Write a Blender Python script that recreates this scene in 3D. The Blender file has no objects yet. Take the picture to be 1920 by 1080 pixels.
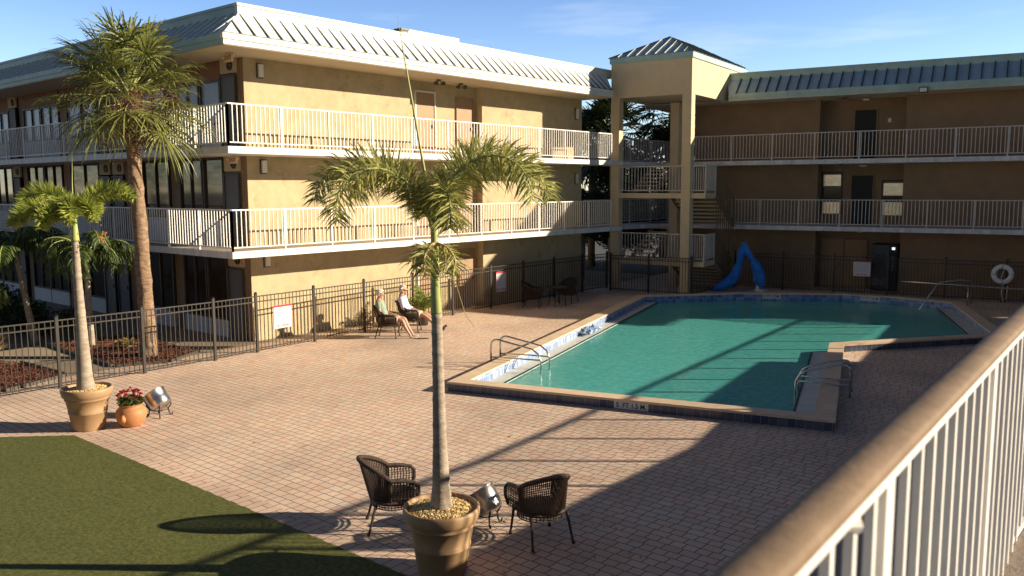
import bpy, bmesh, math, random
from mathutils import Vector, Matrix, noise
R=math.radians
random.seed(7)
S=bpy.context.scene
COL=S.collection
# ---------------------------------------------------------------- camera, sky, sun
EZ=4.25
def make_camera():
    yaw,pit,rol=R(40.2182),R(6.7012),R(-0.233)
    f=Vector((-math.sin(yaw)*math.cos(pit),math.cos(yaw)*math.cos(pit),-math.sin(pit)))
    r=Vector((math.cos(yaw),math.sin(yaw),0)); u=r.cross(f)
    c,s=math.cos(rol),math.sin(rol)
    r2=c*r+s*u; u2=-s*r+c*u
    cd=bpy.data.cameras.new('camera'); co=bpy.data.objects.new('camera',cd); COL.objects.link(co)
    M=Matrix((r2,u2,-f)).transposed().to_4x4(); M.translation=Vector((0,0,EZ)); co.matrix_world=M
    cd.sensor_width=36; cd.lens=36*1604.18/1920; cd.clip_start=.05; cd.clip_end=3000
    cd.dof.use_dof=True; cd.dof.focus_distance=16; cd.dof.aperture_fstop=3.2
    S.camera=co
make_camera()
SUN_AZ=R(51.3); SUN_EL=R(19.6)
SD=Vector((math.sin(SUN_AZ)*math.cos(SUN_EL),math.cos(SUN_AZ)*math.cos(SUN_EL),math.sin(SUN_EL)))
W=bpy.data.worlds.new('World'); S.world=W; W.use_nodes=True
nt=W.node_tree; nt.nodes.clear()
wo=nt.nodes.new('ShaderNodeOutputWorld'); bg=nt.nodes.new('ShaderNodeBackground')
sky=nt.nodes.new('ShaderNodeTexSky'); sky.sky_type='NISHITA'; sky.sun_disc=False
sky.sun_elevation=SUN_EL; sky.sun_rotation=SUN_AZ; sky.altitude=0; sky.air_density=1.0; sky.dust_density=0; sky.ozone_density=2.2
bg.inputs['Strength'].default_value=.06
tc=nt.nodes.new('ShaderNodeTexCoord'); mp=nt.nodes.new('ShaderNodeMapping'); mp.inputs['Scale'].default_value=(2.2,2.2,16); mp.inputs['Rotation'].default_value=(.12,.1,.5)
nz=nt.nodes.new('ShaderNodeTexNoise'); nz.inputs['Scale'].default_value=1.6; nz.inputs['Detail'].default_value=7; nz.inputs['Roughness'].default_value=.55
cr=nt.nodes.new('ShaderNodeValToRGB'); cr.color_ramp.elements[0].position=.56; cr.color_ramp.elements[1].position=.8
cr.color_ramp.elements[1].color=(.3,.3,.3,1)
mx=nt.nodes.new('ShaderNodeMixRGB'); mx.inputs[2].default_value=(11,11.5,12,1)
nt.links.new(tc.outputs['Generated'],mp.inputs[0]); nt.links.new(mp.outputs[0],nz.inputs[0]); nt.links.new(nz.outputs[0],cr.inputs[0])
sx_=nt.nodes.new('ShaderNodeSeparateXYZ'); nt.links.new(tc.outputs['Generated'],sx_.inputs[0])
er=nt.nodes.new('ShaderNodeValToRGB'); e_=er.color_ramp.elements; e_[0].position=0; e_[0].color=(.84,.86,1.0,1); e_[1].position=1; e_[1].color=(.21,.23,.28,1)
q_=e_.new(.30); q_.color=(.40,.47,.66,1); q_=e_.new(.5); q_.color=(.24,.28,.36,1)
nt.links.new(sx_.outputs[2],er.inputs[0])
ml=nt.nodes.new('ShaderNodeVectorMath'); ml.operation='MULTIPLY'; nt.links.new(sky.outputs[0],ml.inputs[0]); nt.links.new(er.outputs[0],ml.inputs[1])
m3=nt.nodes.new('ShaderNodeVectorMath'); m3.operation='SCALE'; nt.links.new(ml.outputs[0],m3.inputs[0])
dt=nt.nodes.new('ShaderNodeVectorMath'); dt.operation='DOT_PRODUCT'; dt.inputs[1].default_value=(-math.sin(R(48)),math.cos(R(48)),0); nt.links.new(tc.outputs['Generated'],dt.inputs[0])
mr=nt.nodes.new('ShaderNodeMapRange'); mr.interpolation_type='SMOOTHSTEP'; mr.inputs['From Min'].default_value=.15; mr.inputs['From Max'].default_value=.72; mr.inputs['To Min'].default_value=.75; mr.inputs['To Max'].default_value=2.45; nt.links.new(dt.outputs['Value'],mr.inputs[0]); nt.links.new(mr.outputs[0],m3.inputs['Scale'])
nt.links.new(cr.outputs[0],mx.inputs[0]); nt.links.new(m3.outputs[0],mx.inputs[1]); nt.links.new(mx.outputs[0],bg.inputs[0]); nt.links.new(bg.outputs[0],wo.inputs[0])
ld=bpy.data.lights.new('sun','SUN'); lo=bpy.data.objects.new('sun',ld); COL.objects.link(lo)
ld.energy=5.0; ld.angle=R(.5); ld.color=(1,.86,.66); lo.rotation_euler=SD.to_track_quat('Z','Y').to_euler()
S.view_settings.view_transform='Standard'; S.view_settings.look='None'; S.view_settings.exposure=0.85; S.view_settings.gamma=1
S.cycles.max_bounces=8; S.cycles.transparent_max_bounces=12

# ---------------------------------------------------------------- materials
def mat(name,col=(.5,.5,.5),rough=.7,metal=0,var=0,scale=3,bump=0,bscale=40,spec=None,col2=None,coord='Object',stretch=None,sub=0):
    m=bpy.data.materials.new(name); m.use_nodes=True; n=m.node_tree.nodes; l=m.node_tree.links
    b=n['Principled BSDF']; b.inputs['Base Color'].default_value=(*col,1); b.inputs['Roughness'].default_value=rough; b.inputs['Metallic'].default_value=metal
    if spec is not None: b.inputs['Specular IOR Level'].default_value=spec
    if var or col2 or bump:
        t=n.new('ShaderNodeTexCoord'); mpp=n.new('ShaderNodeMapping'); l.new(t.outputs[coord],mpp.inputs[0])
        if stretch: mpp.inputs['Scale'].default_value=stretch
    if var or col2:
        z=n.new('ShaderNodeTexNoise'); z.inputs['Scale'].default_value=scale; z.inputs['Detail'].default_value=8; z.inputs['Roughness'].default_value=.65
        l.new(mpp.outputs[0],z.inputs[0])
        c=n.new('ShaderNodeValToRGB'); a=col2 or tuple(x*(1-var) for x in col); bb=col if col2 else tuple(min(1,x*(1+var)) for x in col)
        c.color_ramp.elements[0].position=.36; c.color_ramp.elements[1].position=.64
        c.color_ramp.elements[0].color=(*a,1); c.color_ramp.elements[1].color=(*bb,1)
        l.new(z.outputs[0],c.inputs[0]); l.new(c.outputs[0],b.inputs['Base Color'])
    if bump:
        z2=n.new('ShaderNodeTexNoise'); z2.inputs['Scale'].default_value=bscale; z2.inputs['Detail'].default_value=5
        bp=n.new('ShaderNodeBump'); bp.inputs['Strength'].default_value=bump; bp.inputs['Distance'].default_value=.02
        l.new(mpp.outputs[0],z2.inputs[0]); l.new(z2.outputs[0],bp.inputs['Height']); l.new(bp.outputs[0],b.inputs['Normal'])
    return m
def leafmat(name,c1,c2,trans=.3,rough=.45,scale=6):
    m=mat(name,c1,rough,col2=c2,scale=scale,spec=.4)
    n=m.node_tree.nodes; l=m.node_tree.links; b=n['Principled BSDF']
    tr=n.new('ShaderNodeBsdfTranslucent'); ms=n.new('ShaderNodeMixShader'); ms.inputs[0].default_value=trans
    src=b.inputs['Base Color'].links[0].from_socket; l.new(src,tr.inputs[0])
    l.new(b.outputs[0],ms.inputs[1]); l.new(tr.outputs[0],ms.inputs[2]); l.new(ms.outputs[0],n['Material Output'].inputs[0])
    return m
M={}
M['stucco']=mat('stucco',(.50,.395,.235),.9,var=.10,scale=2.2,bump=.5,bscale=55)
def stucco_detail(m):
    n=m.node_tree.nodes; l=m.node_tree.links; b=n['Principled BSDF']
    t=n.new('ShaderNodeTexCoord'); z=n.new('ShaderNodeTexNoise'); z.inputs['Scale'].default_value=1.3; z.inputs['Detail'].default_value=12; z.inputs['Roughness'].default_value=.75
    c=n.new('ShaderNodeValToRGB'); c.color_ramp.elements[0].position=.37; c.color_ramp.elements[1].position=.42; c.color_ramp.elements[0].color=(.72,.70,.66,1)
    mm=n.new('ShaderNodeMixRGB'); mm.blend_type='MULTIPLY'; mm.inputs[0].default_value=.7
    src=b.inputs['Base Color'].links[0].from_socket
    l.new(t.outputs['Object'],z.inputs[0]); l.new(z.outputs[0],c.inputs[0]); l.new(src,mm.inputs[1]); l.new(c.outputs[0],mm.inputs[2]); l.new(mm.outputs[0],b.inputs['Base Color'])
stucco_detail(M['stucco'])
M['stucco_shaded']=mat('stucco_shade_tone',(.29,.19,.115),.9,var=.10,scale=1.5,bump=.4,bscale=55)  # stucco darkened so the wing's shade sits in the base colour
M['tower']=mat('tower_stucco',(.66,.52,.34),.9,var=.05,scale=2,bump=.3,bscale=55)
M['soffit']=mat('soffit',(.62,.52,.40),.8,var=.05)
M['fascia']=mat('fascia_paint',(.70,.71,.66),.6,var=.06,scale=1.5)
M['fascia_shaded']=mat('fascia_paint_shade_green',(.36,.50,.48),.55,var=.12,scale=1.5)  # pale fascia paint toned down to a green that carries shade
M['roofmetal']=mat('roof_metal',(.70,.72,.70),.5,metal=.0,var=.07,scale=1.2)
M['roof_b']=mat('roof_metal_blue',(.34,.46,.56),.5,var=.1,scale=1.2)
M['seam']=mat('roof_seam',(.035,.045,.035),.5)
M['seam_light']=mat('roof_seam_light',(.50,.56,.54),.4)
M['slabtop']=mat('slab_top',(.45,.38,.30),.9,var=.1)
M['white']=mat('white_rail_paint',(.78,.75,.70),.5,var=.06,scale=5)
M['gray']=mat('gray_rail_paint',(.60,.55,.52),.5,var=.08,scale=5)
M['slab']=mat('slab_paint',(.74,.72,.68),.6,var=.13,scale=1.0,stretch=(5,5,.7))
M['slab_shaded']=mat('slab_paint_shade_tone',(.62,.62,.64),.6,var=.18,scale=1.0,stretch=(4,4,.7))  # white slab paint greyed and cooled to include the wing's shade
M['handrail']=mat('handrail_paint',(.225,.155,.098),.72,spec=.25,var=.14,scale=9,bump=.15,bscale=45)
M['frame']=mat('bronze_frame',(.05,.035,.028),.5)
M['doorgray']=mat('door_gray',(.10,.095,.10),.6,var=.05)
M['doorbrown']=mat('door_brown',(.36,.22,.115),.6,var=.05)
M['doorblack']=mat('door_black',(.008,.008,.01),.6)
M['wood']=mat('wood_panel',(.26,.12,.055),.7,var=.15,scale=3,stretch=(4,4,.5))
M['acpanel']=mat('panel_white',(.62,.62,.62),.6,var=.05)
M['ventbox']=mat('vent_box',(.55,.42,.27),.7)
M['dark']=mat('dark_interior',(.015,.012,.01),.9)
M['blind']=mat('window_blind',(.44,.46,.50),.6,var=.04,stretch=(1,1,8))
M['blindwarm']=mat('window_blind_warm',(.42,.31,.20),.7,col2=(.22,.13,.07),scale=1.2)
M['glassbits']=mat('pane_dark',(.045,.03,.02),.06,spec=.5)
M['paneblind']=mat('pane_blind',(.30,.34,.44),.25,spec=.3,var=.05)
def pane_reflective():
    m=mat('pane_reflecting',(.10,.06,.03),.05,col2=(.02,.012,.008),scale=1.1,spec=.5)
    b=m.node_tree.nodes['Principled BSDF']; b.inputs['Specular IOR Level'].default_value=.9; b.inputs['IOR'].default_value=1.7
    return m
M['pane']=pane_reflective()
M['panetan']=mat('pane_tan_reflection',(.95,.80,.60),.22,metal=.9,col2=(.75,.58,.40),scale=2.5,stretch=(1,1,2.5))  # tan metal tone paints in the warm reflection on the glass
M['fence']=mat('fence_bronze',(.036,.030,.023),.45,var=.2,scale=8)
M['iron']=mat('wrought_iron',(.02,.018,.016),.5)
M['wicker']=mat('wicker',(.085,.045,.026),.45,col2=(.022,.012,.008),scale=60,bump=.6,bscale=160)
M['steel']=mat('stainless_steel',(.62,.60,.57),.22,metal=1,var=.05,scale=10)
M['steel_b']=mat('brushed_bucket',(.55,.54,.52),.28,metal=1,var=.15,scale=9,stretch=(1,1,.2))
M['pot']=mat('pot_terracotta',(.44,.285,.15),.55,col2=(.36,.225,.115),scale=3)
M['urn']=mat('urn_clay',(.52,.235,.085),.6,col2=(.42,.18,.07),scale=6)
M['soil']=mat('soil',(.05,.035,.02),.95,bump=.6)
M['trunk']=mat('palm_trunk',(.46,.38,.29),.85,col2=(.28,.225,.17),scale=5,stretch=(1,1,3.5),bump=.5,bscale=30)
M['sabaltrunk']=mat('sabal_trunk',(.36,.24,.145),.95,col2=(.16,.10,.065),scale=7,stretch=(1,1,2.2),bump=1,bscale=22)
M['shaft']=mat('crownshaft',(.42,.44,.14),.5,col2=(.28,.32,.09),scale=3,stretch=(1,1,.4))
M['boots']=mat('palm_boots',(.50,.34,.19),.9,col2=(.22,.13,.07),scale=9)
M['seed']=mat('seed_stalks',(.24,.13,.075),.9,col2=(.12,.06,.035),scale=12)
M['frond']=leafmat('frond_green',(.56,.53,.17),(.20,.21,.05),.38)
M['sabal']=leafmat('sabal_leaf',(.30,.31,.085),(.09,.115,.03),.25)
M['frondL']=leafmat('foxtail_green',(.48,.52,.11),(.20,.25,.045),.35)
M['areca']=leafmat('areca_green',(.115,.16,.035),(.045,.075,.018),.3)
M['brightleaf']=leafmat('young_palm_leaf',(.26,.32,.05),(.14,.2,.03),.35)
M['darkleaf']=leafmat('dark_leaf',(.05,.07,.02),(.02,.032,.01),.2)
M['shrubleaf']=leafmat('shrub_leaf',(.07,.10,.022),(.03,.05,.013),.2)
M['redleaf']=leafmat('croton_leaf',(.35,.20,.06),(.12,.13,.03),.2)
M['dryleaf']=mat('dry_tip',(.42,.30,.14),.8)
M['flower']=mat('flower_pink',(.72,.045,.085),.6,col2=(.38,.015,.04),scale=25)
M['skin']=mat('skin',(.50,.28,.19),.5,var=.04)
M['hairw']=mat('hair_white',(.80,.74,.62),.8,bump=.8,bscale=60)
M['shirt1']=mat('shirt_teal',(.16,.30,.36),.8,col2=(.34,.36,.16),scale=14)
M['shorts1']=mat('shorts_floral',(.62,.42,.30),.8,col2=(.50,.50,.34),scale=14)
M['shirt2']=mat('shirt_lavender',(.64,.60,.80),.8,var=.05)
M['shorts2']=mat('shorts_khaki',(.62,.55,.36),.8,var=.08)
M['cap']=mat('cap_cream',(.78,.70,.58),.8,col2=(.45,.38,.30),scale=14)
M['shoe']=mat('shoe_brown',(.13,.055,.04),.6)
M['black']=mat('black_rubber',(.01,.01,.01),.6)
M['signwhite']=mat('sign_white',(.66,.66,.66),.4)
M['signred']=mat('sign_red',(.62,.03,.04),.4)
M['ink']=mat('ink_dark',(.02,.02,.025),.5)
M['inkgray']=mat('ink_gray',(.35,.37,.42),.5)
M['bluetarp']=mat('blue_tarp',(.03,.29,.85),.6,col2=(.02,.17,.6),scale=4,bump=1,bscale=7)
M['ring']=mat('ring_white',(.85,.85,.85),.5,var=.05)
M['rope']=mat('rope',(.75,.68,.6),.8)
M['vend']=mat('vending_front',(.035,.04,.055),.3,col2=(.008,.008,.014),scale=2.2)
M['vendlight']=mat('vending_graphic',(.16,.17,.22),.3,col2=(.03,.03,.07),scale=6)
M['lampw']=mat('lamp_lens',(.75,.73,.66),.4)
M['lampd']=mat('lamp_metal',(.10,.085,.07),.5,metal=.3)
M['exit']=mat('exit_box',(.70,.55,.38),.6)
M['exitred']=mat('exit_letters',(.30,.06,.04),.5)
M['concrete']=mat('concrete',(.36,.28,.19),.92,col2=(.28,.215,.15),scale=1.2,bump=.25,bscale=40)
M['apron']=mat('concrete_apron',(.40,.35,.28),.92,var=.07,scale=2,bump=.2,bscale=50)
M['terrfloor']=mat('terrace_floor',(.36,.28,.21),.95,col2=(.22,.18,.15),scale=60,bump=.9,bscale=120)
M['asphalt']=mat('asphalt',(.07,.07,.07),.95,var=.15,bump=.2)
M['coping']=mat('coping',(.76,.57,.39),.75,var=.09,scale=2.5,bump=.15,bscale=50)
M['ledge']=mat('ledge_plaster',(.70,.72,.66),.5,col2=(.55,.58,.54),scale=3)
M['towelw']=mat('towel_white',(.8,.82,.85),.8); M['towelb']=mat('towel_blue',(.05,.22,.55),.7,col2=(.6,.68,.75),scale=9)
M['mulch']=mat('mulch',(.30,.115,.06),.95,col2=(.10,.04,.025),scale=28,bump=1,bscale=40)
M['chip']=mat('mulch_chip',(.36,.14,.075),.9,col2=(.16,.06,.035),scale=9)
M['rooftop']=mat('rooftop_gravel',(.45,.44,.40),.9,var=.1)
M['offwhite']=mat('rooftop_box',(.78,.77,.70),.6)

def pebble_mat():
    m=bpy.data.materials.new('pebbles'); m.use_nodes=True; n=m.node_tree.nodes; l=m.node_tree.links; b=n['Principled BSDF']
    o=n.new('ShaderNodeTexCoord'); v=n.new('ShaderNodeTexNoise'); v.inputs['Scale'].default_value=38; v.inputs['Detail'].default_value=1
    c=n.new('ShaderNodeValToRGB'); e=c.color_ramp.elements
    e[0].position=.34; e[0].color=(.30,.13,.05,1); e[1].position=.66; e[1].color=(.80,.70,.45,1)
    q=e.new(.45); q.color=(.62,.40,.14,1); q=e.new(.55); q.color=(.72,.55,.22,1)
    l.new(o.outputs['Object'],v.inputs[0]); l.new(v.outputs[0],c.inputs[0]); l.new(c.outputs[0],b.inputs['Base Color']); b.inputs['Roughness'].default_value=.6
    return m
M['pebble']=pebble_mat()
def brick_node(n,l,mapping_scale,cols,mortar,msize,rot=0,bw=.5,rh=.25,off=.5,coord='Object',sq=1):
    t=n.new('ShaderNodeTexCoord'); mp=n.new('ShaderNodeMapping'); mp.inputs['Rotation'].default_value=(0,0,rot); mp.inputs['Scale'].default_value=mapping_scale
    br=n.new('ShaderNodeTexBrick'); br.inputs['Scale'].default_value=1; br.inputs['Brick Width'].default_value=bw; br.inputs['Row Height'].default_value=rh
    br.inputs['Mortar Size'].default_value=msize; br.inputs['Mortar Smooth'].default_value=.3; br.offset=off; br.squash=sq; br.squash_frequency=2; br.offset_frequency=3 if sq!=1 else 2; br.inputs['Bias'].default_value=0
    br.inputs['Color1'].default_value=(0,0,0,1); br.inputs['Color2'].default_value=(1,1,1,1); br.inputs['Mortar'].default_value=(.5,.5,.5,1)
    l.new(t.outputs[coord],mp.inputs[0]); l.new(mp.outputs[0],br.inputs[0])
    c=n.new('ShaderNodeValToRGB'); e=c.color_ramp.elements; c.color_ramp.interpolation='LINEAR'
    e[0].color=(*cols[0],1); e[1].color=(*cols[-1],1); e[1].position=1
    for i in range(1,len(cols)-1): q=e.new(i/(len(cols)-1)); q.color=(*cols[i],1)
    l.new(br.outputs['Color'],c.inputs[0])
    mm=n.new('ShaderNodeMixRGB'); l.new(br.outputs['Fac'],mm.inputs[0]); l.new(c.outputs[0],mm.inputs[1]); mm.inputs[2].default_value=(*mortar,1)
    return t,br,mm
def paver_mat(name,cols,rot=0,bw=.235,rh=.155,sq=.72):
    m=bpy.data.materials.new(name); m.use_nodes=True; n=m.node_tree.nodes; l=m.node_tree.links; b=n['Principled BSDF']
    t,br,mm=brick_node(n,l,(1,1,1),cols,(.14,.105,.08),.007,rot,bw,rh,off=.41,sq=sq)
    z=n.new('ShaderNodeTexNoise'); z.inputs['Scale'].default_value=.35; z.inputs['Detail'].default_value=6; l.new(t.outputs['Object'],z.inputs[0])
    z3=n.new('ShaderNodeTexNoise'); z3.inputs['Scale'].default_value=30; z3.inputs['Detail'].default_value=4; l.new(t.outputs['Object'],z3.inputs[0])
    c=n.new('ShaderNodeValToRGB'); c.color_ramp.elements[0].position=.3; c.color_ramp.elements[0].color=(.74,.72,.70,1); c.color_ramp.elements[1].position=.58; c.color_ramp.elements[1].color=(1.08,1.05,1.0,1)
    c3=n.new('ShaderNodeValToRGB'); c3.color_ramp.elements[0].color=(.82,.82,.82,1); c3.color_ramp.elements[1].color=(1.12,1.12,1.12,1)
    l.new(z.outputs[0],c.inputs[0]); l.new(z3.outputs[0],c3.inputs[0])
    m1=n.new('ShaderNodeMixRGB'); m1.blend_type='MULTIPLY'; m1.inputs[0].default_value=1; l.new(mm.outputs[0],m1.inputs[1]); l.new(c.outputs[0],m1.inputs[2])
    m2=n.new('ShaderNodeMixRGB'); m2.blend_type='MULTIPLY'; m2.inputs[0].default_value=1; l.new(m1.outputs[0],m2.inputs[1]); l.new(c3.outputs[0],m2.inputs[2])
    l.new(m2.outputs[0],b.inputs['Base Color']); b.inputs['Roughness'].default_value=.85
    # height: mortar down, brick tilt
    mt=n.new('ShaderNodeMath'); mt.operation='SUBTRACT'; mt.inputs[0].default_value=1; l.new(br.outputs['Fac'],mt.inputs[1])
    ad=n.new('ShaderNodeMath'); ad.operation='MULTIPLY_ADD'; ad.inputs[1].default_value=.35
    sep=n.new('ShaderNodeSeparateColor'); l.new(br.outputs['Color'],sep.inputs[0]); l.new(sep.outputs[0],ad.inputs[0]); l.new(mt.outputs[0],ad.inputs[2])
    bp=n.new('ShaderNodeBump'); bp.inputs['Strength'].default_value=.9; bp.inputs['Distance'].default_value=.008; l.new(ad.outputs[0],bp.inputs['Height']); l.new(bp.outputs[0],b.inputs['Normal'])
    return m
PC=[(.71,.48,.37),(.80,.61,.46),(.76,.53,.41),(.74,.60,.48),(.82,.63,.48),(.69,.53,.43),(.80,.57,.45),(.73,.62,.51)]
M['paver']=paver_mat('pavers',PC,rot=R(0))
M['paver_edge']=paver_mat('pavers_border',[(.72,.52,.40),(.68,.50,.39),(.76,.57,.44)],rot=R(90),bw=.30,rh=.155,sq=1)
def tile_mat(name,cols,grout,w,h,rough=.25):
    m=bpy.data.materials.new(name); m.use_nodes=True; n=m.node_tree.nodes; l=m.node_tree.links; b=n['Principled BSDF']
    t,br,mm=brick_node(n,l,(1,1,1),cols,grout,.004,0,w,h,off=0,coord='UV')
    l.new(mm.outputs[0],b.inputs['Base Color']); b.inputs['Roughness'].default_value=rough
    return m
M['tile_out']=tile_mat('tiles_navy',[(.075,.085,.13),(.12,.13,.18),(.06,.07,.12)],(.30,.28,.26),.152,.30)
M['tile_in']=tile_mat('tiles_blue',[(.07,.15,.38),(.13,.23,.48),(.26,.36,.58),(.09,.14,.32)],(.45,.45,.45),.152,.152)
M['tile_light']=tile_mat('tiles_pale',[(.16,.25,.46),(.34,.42,.60),(.12,.20,.42),(.42,.48,.62)],(.70,.70,.68),.10,.152)
def turf_mat():
    m=bpy.data.materials.new('artificial_turf'); m.use_nodes=True; n=m.node_tree.nodes; l=m.node_tree.links; b=n['Principled BSDF']
    t=n.new('ShaderNodeTexCoord'); z=n.new('ShaderNodeTexNoise'); z.inputs['Scale'].default_value=20; z.inputs['Detail'].default_value=7; z.inputs['Roughness'].default_value=.85
    z2=n.new('ShaderNodeTexNoise'); z2.inputs['Scale'].default_value=.6; z2.inputs['Detail'].default_value=3
    c=n.new('ShaderNodeValToRGB'); e=c.color_ramp.elements; e[0].position=.30; e[0].color=(.03,.036,.010,1); e[1].position=.72; e[1].color=(.24,.235,.085,1); q=e.new(.5); q.color=(.115,.125,.036,1)
    l.new(t.outputs['Object'],z.inputs[0]); l.new(t.outputs['Object'],z2.inputs[0]); l.new(z.outputs[0],c.inputs[0])
    c2=n.new('ShaderNodeValToRGB'); c2.color_ramp.elements[0].color=(.8,.85,.8,1); c2.color_ramp.elements[1].color=(1.2,1.15,1.1,1); l.new(z2.outputs[0],c2.inputs[0])
    mm=n.new('ShaderNodeMixRGB'); mm.blend_type='MULTIPLY'; mm.inputs[0].default_value=1; l.new(c.outputs[0],mm.inputs[1]); l.new(c2.outputs[0],mm.inputs[2]); l.new(mm.outputs[0],b.inputs['Base Color'])
    bp=n.new('ShaderNodeBump'); bp.inputs['Strength'].default_value=1; bp.inputs['Distance'].default_value=.012; l.new(z.outputs[0],bp.inputs['Height']); l.new(bp.outputs[0],b.inputs['Normal'])
    b.inputs['Roughness'].default_value=.85; b.inputs['Specular IOR Level'].default_value=.2
    return m
M['turf']=turf_mat()
def water_mat():
    m=bpy.data.materials.new('pool_water'); m.use_nodes=True; n=m.node_tree.nodes; l=m.node_tree.links; n.remove(n['Principled BSDF'])
    t=n.new('ShaderNodeTexCoord'); z=n.new('ShaderNodeTexNoise'); z.inputs['Scale'].default_value=6.5; z.inputs['Detail'].default_value=4; z.inputs['Roughness'].default_value=.6
    zz=n.new('ShaderNodeTexNoise'); zz.inputs['Scale'].default_value=.5; zz.inputs['Detail'].default_value=2
    l.new(t.outputs['Object'],z.inputs[0]); l.new(t.outputs['Object'],zz.inputs[0])
    mu=n.new('ShaderNodeMath'); mu.operation='MULTIPLY'; l.new(z.outputs[0],mu.inputs[0]); l.new(zz.outputs[0],mu.inputs[1])
    bp=n.new('ShaderNodeBump'); bp.inputs['Strength'].default_value=.35; bp.inputs['Distance'].default_value=.05; l.new(mu.outputs[0],bp.inputs['Height'])
    d=n.new('ShaderNodeBsdfDiffuse'); d.inputs[0].default_value=(.035,.34,.265,1)
    z4=n.new('ShaderNodeTexNoise'); z4.inputs['Scale'].default_value=9; z4.inputs['Detail'].default_value=3; l.new(t.outputs['Object'],z4.inputs[0])
    c4=n.new('ShaderNodeValToRGB'); c4.color_ramp.elements[0].position=.35; c4.color_ramp.elements[0].color=(.15,.80,.74,1); c4.color_ramp.elements[1].position=.68; c4.color_ramp.elements[1].color=(.26,.95,.86,1)
    l.new(z4.outputs[0],c4.inputs[0]); l.new(c4.outputs[0],d.inputs[0])
    tr=n.new('ShaderNodeBsdfTransparent'); tr.inputs[0].default_value=(.80,1,.99,1)
    ms=n.new('ShaderNodeMixShader'); ms.inputs[0].default_value=.50; l.new(d.outputs[0],ms.inputs[1]); l.new(tr.outputs[0],ms.inputs[2])
    g=n.new('ShaderNodeBsdfGlossy'); g.inputs['Roughness'].default_value=.03; l.new(bp.outputs[0],g.inputs['Normal'])
    fr=n.new('ShaderNodeFresnel'); fr.inputs[0].default_value=1.27; l.new(bp.outputs[0],fr.inputs['Normal'])
    m2=n.new('ShaderNodeMixShader'); l.new(fr.outputs[0],m2.inputs[0]); l.new(ms.outputs[0],m2.inputs[1]); l.new(g.outputs[0],m2.inputs[2]); l.new(m2.outputs[0],n['Material Output'].inputs[0])
    return m
M['water']=water_mat()
M['poolfloor']=mat('pool_plaster',(.34,.95,.88),.8,var=.06)

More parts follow.
